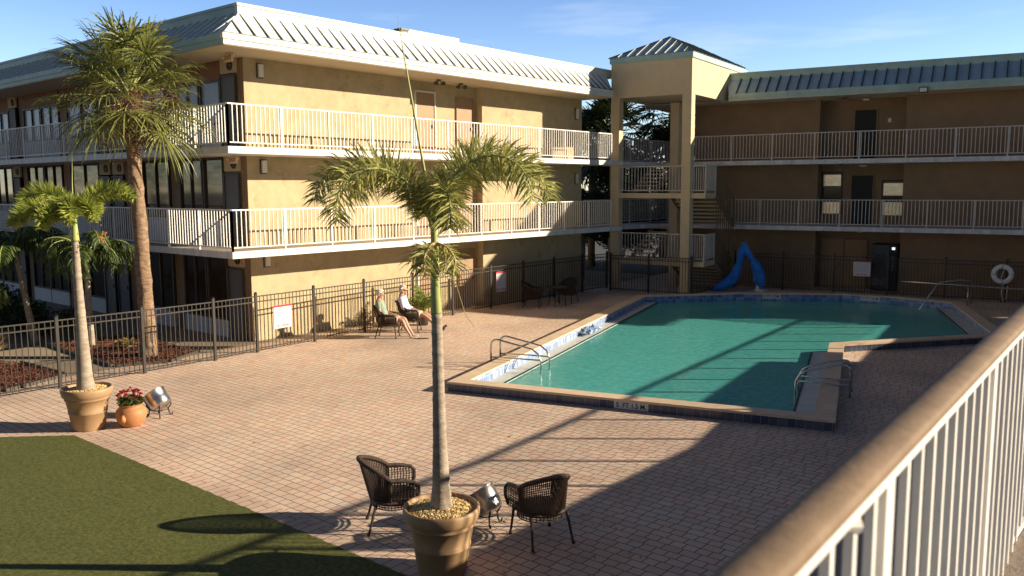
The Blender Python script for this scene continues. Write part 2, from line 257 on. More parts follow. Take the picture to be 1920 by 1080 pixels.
# ---------------------------------------------------------------- helpers
ORI={}
def tag(o,label=None,cat=None,group=None,kind=None):
    if label: o['label']=label
    if cat: o['category']=cat
    if group: o['group']=group
    if kind: o['kind']=kind
    return o
def thing(name,label,cat,loc=(0,0,0),rz=0,group=None):
    o=bpy.data.objects.new(name,None); COL.objects.link(o); o.location=loc; o.rotation_euler=(0,0,rz); o.empty_display_size=.2
    ORI[o.name]=Vector(loc) if rz==0 else Vector((0,0,0))
    return tag(o,label,cat,group)
class MB:
    def __init__(s): s.v=[]; s.f=[]; s.uv={}
    def add(s,vs,fs,uvs=None):
        k=len(s.v); s.v+=[Vector(x) for x in vs]
        for i,f in enumerate(fs):
            if uvs: s.uv[len(s.f)]=uvs[i]
            s.f.append([k+j for j in f])
    def box(s,x0,x1,y0,y1,z0,z1,F=None):
        p=[(x,y,z) for z in (z0,z1) for y in (y0,y1) for x in (x0,x1)]
        if F: p=[F(*q) for q in p]
        s.add(p,[(0,2,3,1),(4,5,7,6),(0,1,5,4),(2,6,7,3),(0,4,6,2),(1,3,7,5)])
    def tube(s,pts,r,n=6,cap=True,flat=1):
        pts=[Vector(p) for p in pts]
        if not hasattr(r,'__len__'): r=[r]*len(pts)
        k=len(s.v); prev=None; m=len(pts)
        for i,p in enumerate(pts):
            t=(pts[min(i+1,m-1)]-pts[max(i-1,0)])
            if t.length<1e-9: t=Vector((0,0,1))
            t.normalize()
            if prev is None:
                a=Vector((0,0,1)) if abs(t.z)<.95 else Vector((1,0,0)); u=t.cross(a).normalized()
            else:
                u=(prev-t*prev.dot(t)); u=u.normalized() if u.length>1e-6 else t.orthogonal().normalized()
            prev=u; w=t.cross(u)
            for j in range(n):
                a=2*math.pi*j/n; s.v.append(p+(u*math.cos(a)+w*math.sin(a)*flat)*r[i])
        for i in range(m-1):
            for j in range(n):
                a=k+i*n+j; b=k+i*n+(j+1)%n; s.f.append([a,b,b+n,a+n])
        if cap and n>2:
            s.f.append([k+j for j in range(n)][::-1]); s.f.append([k+(m-1)*n+j for j in range(n)])
    def bar(s,a,b,w,h=None):  # square bar
        a=Vector(a); b=Vector(b); t=(b-a).normalized(); up=Vector((0,0,1)) if abs(t.z)<.95 else Vector((1,0,0)); u=t.cross(up).normalized(); v=u.cross(t)
        h=h or w; u*=w/2; v*=h/2
        s.add([a-u-v,a+u-v,a+u+v,a-u+v,b-u-v,b+u-v,b+u+v,b-u+v],[(0,3,2,1),(4,5,6,7),(0,1,5,4),(1,2,6,5),(2,3,7,6),(3,0,4,7)])
    def lathe(s,prof,c=(0,0,0),n=32,jit=0):
        k=len(s.v); c=Vector(c)
        for r,z in prof:
            for j in range(n):
                a=2*math.pi*j/n; s.v.append(c+Vector((r*math.cos(a),r*math.sin(a),z)))
        for i in range(len(prof)-1):
            for j in range(n):
                a=k+i*n+j; b=k+i*n+(j+1)%n; s.f.append([a,b,b+n,a+n])
    def quad(s,a,b,c,d): s.add([a,b,c,d],[(0,1,2,3)])
    def prism(s,poly,z0,z1):
        n=len(poly); vs=[(x,y,z0) for x,y in poly]+[(x,y,z1) for x,y in poly]
        s.add(vs,[tuple(range(n))[::-1],tuple(range(n,2*n))]+[(i,(i+1)%n,n+(i+1)%n,n+i) for i in range(n)])
    def build(s,name,m,parent=None,smooth=False,bevel=0,label=None,mats=None):
        me=bpy.data.meshes.new(name)
        o3=ORI.get(parent.name,Vector((0,0,0))) if parent else Vector((0,0,0))
        me.from_pydata([tuple(v-o3) for v in s.v],[],s.f); me.materials.append(m)
        if s.uv:
            ul=me.uv_layers.new(name='UVMap')
            for pi,p in enumerate(me.polygons):
                if pi in s.uv:
                    for k,li in enumerate(p.loop_indices): ul.data[li].uv=s.uv[pi][k]
        if smooth:
            for p in me.polygons: p.use_smooth=True
        me.update()
        o=bpy.data.objects.new(name,me); COL.objects.link(o); ORI[o.name]=o3
        if parent: o.parent=parent
        if bevel:
            b=o.modifiers.new('bevel','BEVEL'); b.width=bevel; b.segments=2; b.limit_method='ANGLE'
        if label: o['label']=label
        return o
def copy_tree(o,parent=None):
    c=o.copy(); COL.objects.link(c); c.parent=parent
    for ch in list(o.children): copy_tree(ch,c)
    return c
def text_mesh(name,txt,size,m,parent,matrix,ext=.002,align='CENTER'):
    cu=bpy.data.curves.new('t','FONT'); cu.body=txt; cu.size=size; cu.extrude=ext; cu.align_x=align; cu.align_y='CENTER'; cu.offset=size*.012
    ob=bpy.data.objects.new('t',cu); COL.objects.link(ob); dg=bpy.context.evaluated_depsgraph_get(); dg.update()
    me=bpy.data.meshes.new_from_object(ob.evaluated_get(dg)); COL.objects.unlink(ob); bpy.data.objects.remove(ob)
    me.materials.clear(); me.materials.append(m); me.transform(matrix)
    o3=ORI.get(parent.name,Vector((0,0,0))); me.transform(Matrix.Translation(-o3)); me.name=name
    o=bpy.data.objects.new(name,me); COL.objects.link(o); o.parent=parent; return o
def facing(pos,right,up=(0,0,1)):
    r=Vector(right).normalized(); u=Vector(up).normalized(); n=r.cross(u); m=Matrix((r,u,n)).transposed().to_4x4(); m.translation=Vector(pos); return m
def skinned(name,edges_pts,radii,edges,m,parent,sub=2,root=0,local=True):
    me=bpy.data.meshes.new(name); me.from_pydata([tuple(p) for p in edges_pts],edges,[])
    o=bpy.data.objects.new(name,me); COL.objects.link(o)
    md=o.modifiers.new('s','SKIN'); md.use_smooth_shade=True
    sv=me.skin_vertices[0].data
    for i,r in enumerate(radii):
        rr=r if hasattr(r,'__len__') else (r,r); sv[i].radius=rr; sv[i].use_root=(i==root)
    sb=o.modifiers.new('b','SUBSURF'); sb.levels=sub; sb.render_levels=sub
    dg=bpy.context.evaluated_depsgraph_get(); dg.update()
    me2=bpy.data.meshes.new_from_object(o.evaluated_get(dg)); COL.objects.unlink(o); bpy.data.objects.remove(o)
    me2.materials.clear(); me2.materials.append(m)
    for p in me2.polygons: p.use_smooth=True
    o2=bpy.data.objects.new(name,me2); COL.objects.link(o2); o2.parent=parent; return o2
# frames
BA=R(9.7293); BX=Vector((math.cos(BA),math.sin(BA),0)); BY=Vector((-math.sin(BA),math.cos(BA),0))
def FB(u,v,z): return BX*u+BY*v+Vector((0,0,z))
TA=R(6.9); TX=Vector((math.cos(TA),math.sin(TA),0)); TY=Vector((-math.sin(TA),math.cos(TA),0)); TO=Vector((-19.69,29.55,0))
def FT(u,v,z): return TO+TX*u+TY*v+Vector((0,0,z))
def FI(x,y,z): return Vector((x,y,z))
Z2,Z3,ZC=2.653,5.306,7.79     # floor 2, floor 3, soffit
FTK=.174

# ---------------------------------------------------------------- pool outline
def offset_poly(P,d):
    n=len(P); out=[]
    for i in range(n):
        a,b,c=Vector(P[i-1]),Vector(P[i]),Vector(P[(i+1)%n])
        e1=(b-a).normalized(); e2=(c-b).normalized(); n1=Vector((-e1.y,e1.x)); n2=Vector((-e2.y,e2.x))
        p1=a+n1*d[i-1]; p2=b+n2*d[i]
        den=e1.x*e2.y-e1.y*e2.x
        if abs(den)<1e-3: out.append(tuple(b+n2*d[i])); continue
        t=((p2.x-p1.x)*e2.y-(p2.y-p1.y)*e2.x)/den; q=p1+e1*t; out.append((q.x,q.y))
    return out
# counter-clockwise: near-left, near-right, inner corner, far-right lower, far right, far edge..., far-left
PO=[(-12.43,12.60),(-5.09,14.70),(-7.50,22.10),(-4.55,26.35),(-7.15,32.80),(-9.3,33.2),(-11.3,32.85),(-14.40,30.75),(-17.05,27.50)]
PI_=offset_poly(PO,[.34]*9)                               # coping inner edge
LW=[.34,.34+.42,.34,.34+.42,.34,.34,.34,.34,.34+.42]
PW=offset_poly(PO,[x for x in LW])                        # water edge
ZCOP,ZW=.20,-.06
def sheet_with_hole(outer,hole,z):
    bm=bmesh.new(); 
    for poly in (outer,hole):
        vs=[bm.verts.new((x,y,z)) for x,y in poly]
        for i in range(len(vs)): bm.edges.new((vs[i],vs[(i+1)%len(vs)]))
    bmesh.ops.triangle_fill(bm,use_beauty=True,use_dissolve=False,edges=bm.edges[:])
    for f in bm.faces:
        if f.normal.z<0: f.normal_flip()
    return bm
def add_bm(bm,name,m,kind=None):
    me=bpy.data.meshes.new(name); bm.to_mesh(me); bm.free(); me.materials.append(m); o=bpy.data.objects.new(name,me); COL.objects.link(o)
    if kind: o['kind']=kind
    return o
hole=offset_poly(PO,[.05]*9)
add_bm(sheet_with_hole([(-900,-900),(900,-900),(900,900),(-900,900)],hole,-.012),'ground',M['asphalt'],'structure')
add_bm(sheet_with_hole([(-19.25,-14),(-3.9,-14),(-3.9,38),(-21.5,38),(-20.6,20)],hole,0),'paver_deck',M['paver'],'structure')
def flat(name,poly,z,m,kind='structure'):
    mb=MB(); mb.add([(x,y,z) for x,y in poly],[tuple(range(len(poly)))]); o=mb.build(name,m); tag(o,kind=kind); return o
flat('concrete_walkway',[(-60,-14),(-19.25,-14),(-20.6,20),(-21.2,36),(-60,36)],0.0,M['concrete'])
flat('concrete_apron',[(-3.9,-14),(9,-14),(9,36.2),(-5.2,36.2),(-3.9,30)],.0,M['apron'])
# turf
TC=(-15.14,6.12)
flat('artificial_lawn',[(-16.04-20*.72,5.26-20*.69),(-6.2,6.13-14),(-6.2,6.10),TC,(-16.6,4.90-.2)],.012,M['turf'])
flat('paver_border_strip',[TC,(-6.2,6.10),(-5.0,6.09),(-5.0,6.40),(-15.1,6.42)],.006,M['paver_edge'])
flat('paver_border',[TC,(-15.1,6.42),(-16.9,4.95),(-30,-7.9),(-30.2,-8.5)],.005,M['paver_edge'])

# ---------------------------------------------------------------- swimming pool
pool=thing('swimming_pool','raised turquoise swimming pool with tan coping and navy tile edge','swimming pool',(-11,20,0))
def ring(mb,A,B,zA,zB,uvh=False):
    n=len(A); acc=0
    for i in range(n):
        j=(i+1)%n; L=(Vector(A[j])-Vector(A[i])).length
        q=[(*A[i],zA),(*A[j],zA),(*B[j],zB),(*B[i],zB)]
        mb.add(q,[(0,1,2,3)],[[(acc,0),(acc+L,0),(acc+L,abs(zB-zA)),(acc,abs(zB-zA))]]); acc+=L
mb=MB(); ring(mb,PO,PO,-.02,.155); mb.build('outer_tile_band',M['tile_out'],pool)
mb=MB(); POx=offset_poly(PO,[-.012]*9); PIx=offset_poly(PO,[.352]*9)
ring(mb,POx,POx,.155,ZCOP); ring(mb,POx,PIx,ZCOP,ZCOP); ring(mb,PIx,PIx,ZCOP,.16); ring(mb,PIx,PO,.16,.155); ring(mb,POx,PO,.155,.1551)
mb.build('coping',M['coping'],pool)
mb=MB()
def wall_seg(mb,A,i,z0,z1):
    j=(i+1)%len(A); L=(Vector(A[j])-Vector(A[i])).length
    mb.add([(*A[j],z0),(*A[i],z0),(*A[i],z1),(*A[j],z1)],[(0,1,2,3)],[[(0,0),(L,0),(L,z1-z0),(0,z1-z0)]])
for g_ in ((0,),(2,),(4,5,6,7)):
    mb=MB(); [wall_seg(mb,PI_,i,-.25,.17) for i in g_]; mb.build('inner_tile_band',M['tile_in'],pool)
mb=MB()
for i in (1,3,8): mb=MB(); wall_seg(mb,PI_,i,-.05,.17); mb.build('pale_tile_band',M['tile_light'],pool)
mb=MB(); mb2=MB()
for i in (1,3,8):
    j=(i+1)%9
    mb.prism([PI_[i],PI_[j],PW[j],PW[i]],-.20,-.035)
    a=Vector(PW[i]); b=Vector(PW[j]); mb2.bar((a.x,a.y,-.03),(b.x,b.y,-.03),.035,.02)
mb.build('ledge',M['ledge'],pool); mb2.build('ledge_trim',M['black'],pool)
mb=MB(); ring(mb,PW,PW,-.55,-.1); mb.add([(x,y,-.55) for x,y in PW],[tuple(range(9))]); mb.build('basin',M['poolfloor'],pool)
mb=MB()
for a,b in (((-9.2,15.2),(-12.2,24.6)),((-8.4,24.2),(-12.2,28.9)),((-12.2,24.6),(-9.3,31.0))):
    A=Vector((*a,-.54)); B=Vector((*b,-.54)); mb.bar(A,B,.25,.006)
mb.build('lane_marking',mat('lane_navy',(.02,.06,.09),.7),pool)
wt=flat('pool_water',PW,ZW,M['water'])
for (px,py),(dx,dy),txt,lab in (((-8.60,13.68),(7.34,2.10),'5  FT 1.5 M.','white depth plate reading 5 FT 1.5 M'),):
    r=Vector((dx,dy,0)).normalized(); nn=Vector((r.y,-r.x,0))
    P=Vector((*PO[0],0))+r*((Vector((px,py,0))-Vector((*PO[0],0))).dot(r))
    mb=MB(); c=P+nn*.008
    mb.add([c-r*.34+Vector((0,0,.01)),c+r*.34+Vector((0,0,.01)),c+r*.34+Vector((0,0,.152)),c-r*.34+Vector((0,0,.152))],[(0,1,2,3)])
    o=mb.build('depth_marker',M['signwhite'],pool,label=lab)
    t=text_mesh('lettering',txt,.125,M['ink'],o,facing(c+nn*.003+Vector((0,0,.08)),r)@Matrix.Diagonal((.98,1.05,1,1)))
for i,fr,txt in ((6,.72,'3  FT 1.0 M.'),(5,.48,'3  FT 1.0 M.')):
    A=Vector((*PI_[i],0)); B=Vector((*PI_[i+1],0)); r=(A-B).normalized(); nn=Vector((r.y,-r.x,0)); P=A.lerp(B,fr)+nn*.006
    mb=MB(); h0,h1=.0,.17
    mb.add([P-r*.34+Vector((0,0,h0)),P+r*.34+Vector((0,0,h0)),P+r*.34+Vector((0,0,h1)),P-r*.34+Vector((0,0,h1))],[(0,1,2,3)])
    o=mb.build('depth_marker',M['signwhite'],pool,label='white depth plate on the far tile band')
    text_mesh('lettering',txt,.13,M['ink'],o,facing(P+nn*.003+Vector((0,0,.09)),r)@Matrix.Diagonal((.95,1,1,1)))

# ---------------------------------------------------------------- railings
def railing(name,parent,A,B,z,m,spacing=.135,h=1.07,post_every=1.62,z2=None,bw=.022,pw=.045,phase=0,skip_end=False):
    A=Vector(A); B=Vector(B); d=B-A; L=d.length; t=d/L; z2=z if z2 is None else z2
    zz=lambda s: z+(z2-z)*s/L
    mb=MB()
    mb.bar(A+Vector((0,0,z+h-.015)),B+Vector((0,0,z2+h-.015)),.045,.035)
    mb.bar(A+Vector((0,0,z+.10)),B+Vector((0,0,z2+.10)),.03,.03)
    n=max(1,round(L/spacing))
    for i in range(1,n):
        s=L*i/n; p=A+t*s; mb.bar(p+Vector((0,0,zz(s)+.10)),p+Vector((0,0,zz(s)+h-.03)),bw)
    o=mb.build(name,m,parent)
    k=max(1,round(L/post_every))
    for i in range(k+1):
        if skip_end and i==k: break
        s=L*i/k; p=A+t*s; q=MB(); q.bar(p+Vector((0,0,zz(s)-.12)),p+Vector((0,0,zz(s)+h-.033)),pw); q.build('post',m,o)
    return o

# ---------------------------------------------------------------- building A (long motel block, left)
bA=thing('motel_building','three storey tan stucco motel block with white balconies and metal mansard roof','building',(-21,13.3,0))
WX,WY=-20.75,13.35; RX,RY=-19.36,11.96
YE=29.0; R0,R1=19.45,22.93; REC=.32
def long_wall():
    mb=MB(); H=ZC+.05
    # solid core sections along the long face; recess for the doors
    mb.box(-27,WX,WY,R0,0,H); mb.box(-27,WX,R1,YE,0,H); mb.box(-27,WX-REC,R0,R1,0,H)
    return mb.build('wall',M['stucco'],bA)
long_wall()
mb=MB(); mb.box(-48,-27,WY+.55,22,0,ZC); mb.box(-27,-20.76,WY+.001,WY+.5,0,.01); mb.build('rear_wall',M['stucco'],bA)
# slabs
for z,nm in ((Z2,'balcony_slab'),(Z3,'balcony_slab')):
    mb=MB(); mb.box(-48,RX+.04,RY-.04,WY,z-FTK,z); mb.box(WX,RX+.04,WY,29.9,z-FTK,z); mb.build(nm,M['slab'],bA)
    mb=MB(); mb.box(-48,RX-.01,RY+.02,WY-.002,z,z+.006); mb.box(WX+.002,RX-.01,WY-.002,29.9,z,z+.006); mb.build('balcony_floor',M['slabtop'],bA)
for z in (Z2,Z3):
    railing('railing',bA,(RX,RY,0),(RX,29.1,0),z,M['white'],.185 if False else .135)
    railing('railing',bA,(RX,RY,0),(-48,RY,0),z,M['white'],.135)
# roof: soffit, fascia, mansard, top band
EX,EY=-19.30,11.90; TXx,TYy=-20.03,12.80; ZF,ZM,ZT=8.06,8.74,9.0
YR=29.08
mb=MB(); mb.box(-49,EX-.03,EY+.03,WY+9,ZC-.02,ZC+.0); mb.box(-27,EX-.03,WY+9,YR-.0,ZC-.02,ZC); mb.build('soffit',M['soffit'],bA)
mb=MB()
mb.box(EX-.08,EX,EY,YR,ZC,ZF-.14); mb.box(EX-.10,EX+.03,EY-.03,YR+.0,ZF-.14,ZF)
mb.build('fascia',M['fascia'],bA)
mb=MB(); mb.box(-49,EX-.081,EY,EY+.08,ZC,ZF-.14); mb.box(-49,EX-.101,EY-.03,EY+.08,ZF-.14,ZF); mb.build('fascia',M['fascia_shaded'],bA)
mb=MB(); a=[(EX-.02,EY+.02,ZF),(EX-.02,YR,ZF),(TXx,YR+.6,ZM),(TXx,TYy,ZM)]; mb.add(a,[(0,1,2,3)])
mb.add([(EX-.02,EY+.02,ZF),(TXx,TYy,ZM),(-49,TYy,ZM),(-49,EY+.02,ZF)],[(0,1,2,3)]); mb.add([(EX-.02,YR,ZF),(EX-.9,YR,ZF),(TXx,YR+.6,ZM)],[(0,1,2)])
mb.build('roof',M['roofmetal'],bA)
mb=MB(); y=12.43
while y<YR:
    fr=min(1,max(.12,(y-EY)/(TYy-EY))) if y<TYy else 1
    lo_=Vector((EX-.02,y,ZF)); hi=Vector((EX-.02+(TXx-EX)*fr,y,ZF+(ZM-ZF)*fr*.97)); nrm=Vector((.68,0,.73))*.02
    mb.bar(lo_+nrm*.8,hi+nrm*.8,.045,.03); y+=.405
mb.bar((EX+.005,EY,ZF+.012),(EX+.005,YR,ZF+.012),.05,.022); mb.build('roof_seams',M['seam'],bA)  # last bar is a dark strip painting the shadow line at the eave
mb=MB(); x=EX-.55
while x>-48:
    fr=min(1,(EX-x)/(EX-TXx)) if x>TXx else 1
    nrm=Vector((0,-.6,.8))*.02
    mb.bar(Vector((x,EY+.03,ZF))+nrm,Vector((x,EY+.02+(TYy-EY)*fr,ZF+(ZM-ZF)*fr))+nrm,.03,.05); x-=.41
mb.build('roof_seams',M['seam_light'],bA)
mb=MB(); mb.box(TXx-.12,TXx+.02,TYy-.02,30.6,ZM-.02,ZT-.07); mb.box(TXx-.14,TXx+.05,TYy-.05,30.6,ZT-.07,ZT)
mb.build('parapet',M['fascia'],bA)
mb=MB(); mb.box(-49,TXx-.121,TYy-.02,TYy+.1,ZM-.02,ZT-.07); mb.box(-49,TXx-.141,TYy-.05,TYy+.12,ZT-.07,ZT)
mb.build('parapet',M['fascia_shaded'],bA)
mb=MB(); mb.box(-49,TXx-.125,TYy+.1,22,ZM,ZM+.05); mb.box(-27,TXx-.125,22,30.6,ZM,ZM+.05); mb.build('roof_deck',M['rooftop'],bA)
# long-face doors (recess) on each storey
XR=WX-REC
def door(parent,F,u,w,z,m,fm,h=2.03,knob=True,depth=.0,sgn=1,fw=.05):
    """door in plane u along, out = local +n through F(u,n,z)"""
    mb=MB(); mb.box(u,u+w,0,.03,z+.01,z+h,F); d=mb.build('door',m,parent)
    fr=MB(); fr.box(u-fw,u,0,.06,z,z+h,F); fr.box(u+w,u+w+fw,0,.06,z,z+h,F); fr.box(u-fw,u+w+fw,0,.06,z+h+.0005,z+h+fw,F); fr.build('frame',fm,d)
    if knob:
        k=MB(); k.box(u+w*.86,u+w*.93,.03,.08,z+.95,z+1.06,F); k.build('handle',M['lampd'],d)
    return d
FAr=lambda u,n,z: Vector((XR+n,u,z))
FAw=lambda u,n,z: Vector((WX+n,u,z))
for z in (0,Z2,Z3):
    door(bA,FAr,19.98,.86,z+.006,M['doorbrown'],M['white'],2.1)
    door(bA,FAr,21.95,.80,z+.006,M['doorbrown'],M['doorbrown'],2.02)
# left facade: doors, windows, panels  (plane y = WY, out = -y)
FL=lambda u,n,z: Vector((u,WY-.075-n,z))
mb=MB(); mb.box(-48,-20.95,WY+.15,WY+.5,0,ZC); mb.build('facade_backing',M['dark'],bA)
mb=MB()
mb.box(-20.97,-20.751,WY-.001,WY+.2,0,ZC)
for x in (-24.78,-28.62+.0,-32.3,-36.1,-39.9,-43.7): mb.box(x,x+.55 if x!=-28.62 else x+.12,WY-.001,WY+.2,0,ZC)
mb.build('pier',M['stucco_shaded'],bA)  # corner strip is the wall stucco in its shade-darkened tone
def window(u0,u1,z0,z1,pm,mull=(),panel=None):
    mb=MB(); w=.05
    mb.box(u0,u0+w,-.06,.03,z0,z1,FL); mb.box(u1-w,u1,-.06,.03,z0,z1,FL); mb.box(u0+w,u1-w,-.06,.03,z0,z0+w,FL); mb.box(u0+w,u1-w,-.06,.03,z1-w,z1,FL)
    for m_ in mull: mb.box(m_-.02,m_+.02,-.05,.02,z0+w,z1-w,FL)
    f=mb.build('window',M['frame'],bA)
    p=MB(); p.box(u0+w,u1-w,-.045,-.03,z0+w,z1-w,FL); p.build('pane',pm,f); return f
def unit_row(z,ht,level):
    top=z+ht
    pats=[(-21.74,-20.99,'d'),(-22.86,-21.80,'w'),(-24.2,-22.92,'w'),(-26.45,-24.82,'w'),(-27.62,-26.5,'s'),(-28.46,-27.68,'d'),(-29.40,-28.66,'d'),(-31.7,-29.46,'w'),(-32.25,-31.75,'s'),
          (-33.9,-32.35,'w'),(-35.5,-33.95,'w'),(-36.9,-36.15,'d'),(-38.6,-36.95,'w'),(-39.85,-38.65,'w'),(-41.5,-39.95,'w'),(-43.6,-41.6,'w'),(-46.5,-43.9,'w')]
    for a,b,k in pats:
        if k=='d':
            door(bA,FL,a+.04,b-a-.08,z+.006,M['doorgray'],M['frame'],1.98,fw=.04)
            mb=MB(); mb.box(a,b,-.05,.02,z+2.07,top,FL); v=mb.build('transom_box',M['ventbox'],bA)
            c=FL((a+b)/2+.12,.02,(z+2.07+top)/2); q=MB()
            for rr in (.115,.06):
                pts=[c+Vector((math.cos(t*math.pi/8)*rr,-.01,math.sin(t*math.pi/8)*rr)) for t in range(17)]; q.tube(pts,.022,5)
            q.build('vent_ring',M['frame'],v)
        elif k=='w':
            pm={3:M['paneblind'],2:M['pane'],1:M['glassbits']}[level]
            if level==3:
                mb=MB(); mb.box(a,b,-.05,.0,z+1.95,top,FL); mb.build('spandrel',M['wood'],bA)
                wt_=z+1.95
            else: wt_=top
            zb=z+(.72 if level!=1 else .5)
            mull=((a+b)/2,) if b-a>1.2 else ()
            if level==2: pm=M['pane']
            window(a,b,zb,wt_,pm,mull)
            mb=MB(); mb.box(a+.01,b-.01,-.05,.04,z+.01,zb-.005,FL); mb.build('panel',M['acpanel'],bA)
        else:
            mb=MB(); mb.box(a,b,-.05,.0,z,top,FL); mb.build('side_panel',M['wood'],bA)
for lev,z,ht in ((1,0,Z2-FTK),(2,Z2,Z2-FTK),(3,Z3,ZC-Z3)): unit_row(z,ht,lev)

def lamp_at(name,label,F,u,z,w=.14,h=.34,group='wall lamps on the motel block'):
    t=thing(name,label,'wall lamp',tuple(F(u,0,z)),0,group)
    a=MB(); a.box(u-w/2-.03,u+w/2+.03,0,.03,z-h/2-.03,z+h/2+.03,F); a.build('backplate',M['lampd'],t)
    b=MB(); b.box(u-w/2,u+w/2,.03,.11,z-h/2,z+h/2,F); b.build('lens',M['lampw'],t,bevel=.01)
lamp_at('wall_lamp','rectangular wall lamp near the corner under the roof soffit',FAw,13.85,7.45)
lamp_at('wall_lamp','rectangular wall lamp near the corner of the middle balcony',FAw,13.85,4.85)
lamp_at('wall_lamp','pale wall lamp near the corner just under the lowest balcony',FAw,13.85,2.25)
lamp_at('wall_lamp','wall lamp at the far end of the top balcony wall',FAw,28.6,7.2,.12,.4)
lamp_at('wall_lamp','wall lamp at the far end of the middle balcony wall',FAw,28.6,4.6,.12,.4)
def exit_sign(label,x,y,z):
    t=thing('exit_sign',label,'exit sign',(x,y,z),0,'exit signs at the corner')
    a=MB(); a.box(x-.16,x+.16,y-.03,y+.03,z-.22,z-.03); a.box(x-.03,x+.03,y-.03,y+.03,z-.03,z); a.build('box',M['exit'],t)
    for s in (-1,1):
        b=MB(); b.tube([(x+s*.17,y,z-.1),(x+s*.24,y-.02,z-.1)],[.05,.045],10); b.build('lamp_head',M['exit'],t)
    text_mesh('lettering','EXIT',.15,M['exitred'],t,facing((x,y-.032,z-.125),(1,0,0)))
exit_sign('tan EXIT sign with lamp heads under the top soffit at the building corner',-20.45,12.75,ZC-.02)
exit_sign('tan EXIT sign with lamp heads under the top balcony slab at the corner',-20.45,12.75,Z3-FTK)
def flood(label,p,d,group):
    t=thing('floodlight',label,'floodlight',p,0,group); x,y,z=p; d=Vector(d).normalized(); s=Vector((-d.y,d.x,0))
    a=MB(); a.box(x-.06,x+.06,y-.06,y+.06,z-.03,z); a.build('base',M['lampd'],t)
    for k in (-1,1):
        c=Vector(p)+s*k*.13+Vector((0,0,-.12)); b=MB(); b.tube([Vector((x,y,z-.03)),c],.015,5); b.tube([c-d*.05,c+d*.07],[.05,.075],10); b.build('lamp_head',M['lampd'],t)
flood('double floodlight under the soffit above the white framed top door',(-20.3,20.35,ZC-.02),(1,-.3,0),'floodlights')
flood('twin floodlight under the soffit beside the top floor recess',(-20.5,21.6,ZC-.02),(1,-.3,0),'floodlights')
mb=MB(); mb.box(-22.4,-21.5,19.9,22.6,ZM+.05,9.5); o=mb.build('rooftop_unit',M['offwhite']); 
tag(o,'cream rooftop equipment box behind the parapet','rooftop unit'); o.modifiers.new('b','BEVEL').width=.02
mb=MB(); mb.box(-21.49,-21.2,19.55,19.86,9.0,9.36); mb.box(-21.52,-21.17,19.52,19.89,9.36,9.42)
tag(mb.build('roof_vent',M['lampd']),'small dark vent on the roof beside the cream box','roof vent')

# ---------------------------------------------------------------- building B (wing facing the camera)
bB=thing('motel_wing','shaded three storey brown motel wing behind the pool with blue metal roof','building',(-12,36,0))
U0,U1=-12.5,9.6; V0=37.24; VR=35.84; AR0,AR1,AD=-7.2,-3.95,.75
mb=MB(); mb.box(U0,AR0,V0,V0+9,0,ZC,FB); mb.box(AR1,U1,V0,V0+9,0,ZC,FB); mb.box(AR0,AR1,V0+AD,V0+9,0,ZC,FB); mb.build('wall',M['stucco_shaded'],bB)
for z in (Z2,Z3):
    mb=MB(); mb.box(U0-1.9,U1,VR-.05,V0,z-FTK,z,FB); mb.box(AR0,AR1,V0,V0+AD,z-FTK,z,FB); mb.build('balcony_slab',M['slab_shaded'],bB)
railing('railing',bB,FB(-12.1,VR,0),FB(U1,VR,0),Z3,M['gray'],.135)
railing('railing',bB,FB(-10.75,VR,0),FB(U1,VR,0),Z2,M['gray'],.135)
# roof
ev=VR-.03; tv=VR+.75
mb=MB(); mb.box(-11.2,U1+.4,ev,V0+9.3,ZC-.02,ZC,FB); mb.box(-14.6,-11.2,ev-.2,V0+3,ZC-.02,ZC,FB); mb.build('soffit',M['soffit'],bB)
mb=MB(); mb.box(-10.6,U1+.4,ev,ev+.08,ZC,ZF-.14,FB); mb.box(-10.6,U1+.43,ev-.03,ev+.1,ZF-.14,ZF,FB); mb.build('fascia',M['fascia_shaded'],bB)
mb=MB(); 
mb.add([FB(-10.6,ev+.02,ZF),FB(U1+.4,ev+.02,ZF),FB(U1-.4,tv,ZM),FB(-10.9,tv,ZM)],[(0,1,2,3)]); mb.add([FB(U1+.4,ev+.02,ZF),FB(U1+.4,V0+9.3,ZF),FB(U1-.4,V0+8.5,ZM),FB(U1-.4,tv,ZM)],[(0,1,2,3)])
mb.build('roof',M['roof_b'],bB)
mb=MB(); u=-10.3
while u<U1:
    a=FB(u,ev+.02,ZF); b=FB(u,tv-.01,ZM); n_=(BY*-.66+Vector((0,0,.75)))*.02; mb.bar(a+n_,b+n_,.03,.05); u+=.405
mb.build('roof_seams',M['seam'],bB)
mb=MB(); mb.box(-12.0,U1-.35,tv-.02,tv+.1,ZM-.02,ZT-.07,FB); mb.box(-12.0,U1-.32,tv-.05,tv+.13,ZT-.07,ZT,FB); mb.box(-12,U1-.4,tv+.1,V0+8.5,ZM-.05,ZM,FB); mb.build('parapet',M['fascia_shaded'],bB)
FBr=lambda u,n,z: FB(u,V0+AD-n,z)
FBw=lambda u,n,z: FB(u,V0-n,z)
door(bB,FBr,-5.95,.82,Z3+.006,M['doorblack'],M['stucco_shaded'],2.02)
door(bB,FBr,-5.98,.82,Z2+.006,M['doorblack'],M['stucco_shaded'],2.02)
door(bB,FBr,-6.15,.86,.006,M['doorbrown'],M['wood'],2.03)
door(bB,FBr,-7.05,.80,.006,M['doorbrown'],M['doorbrown'],2.0)
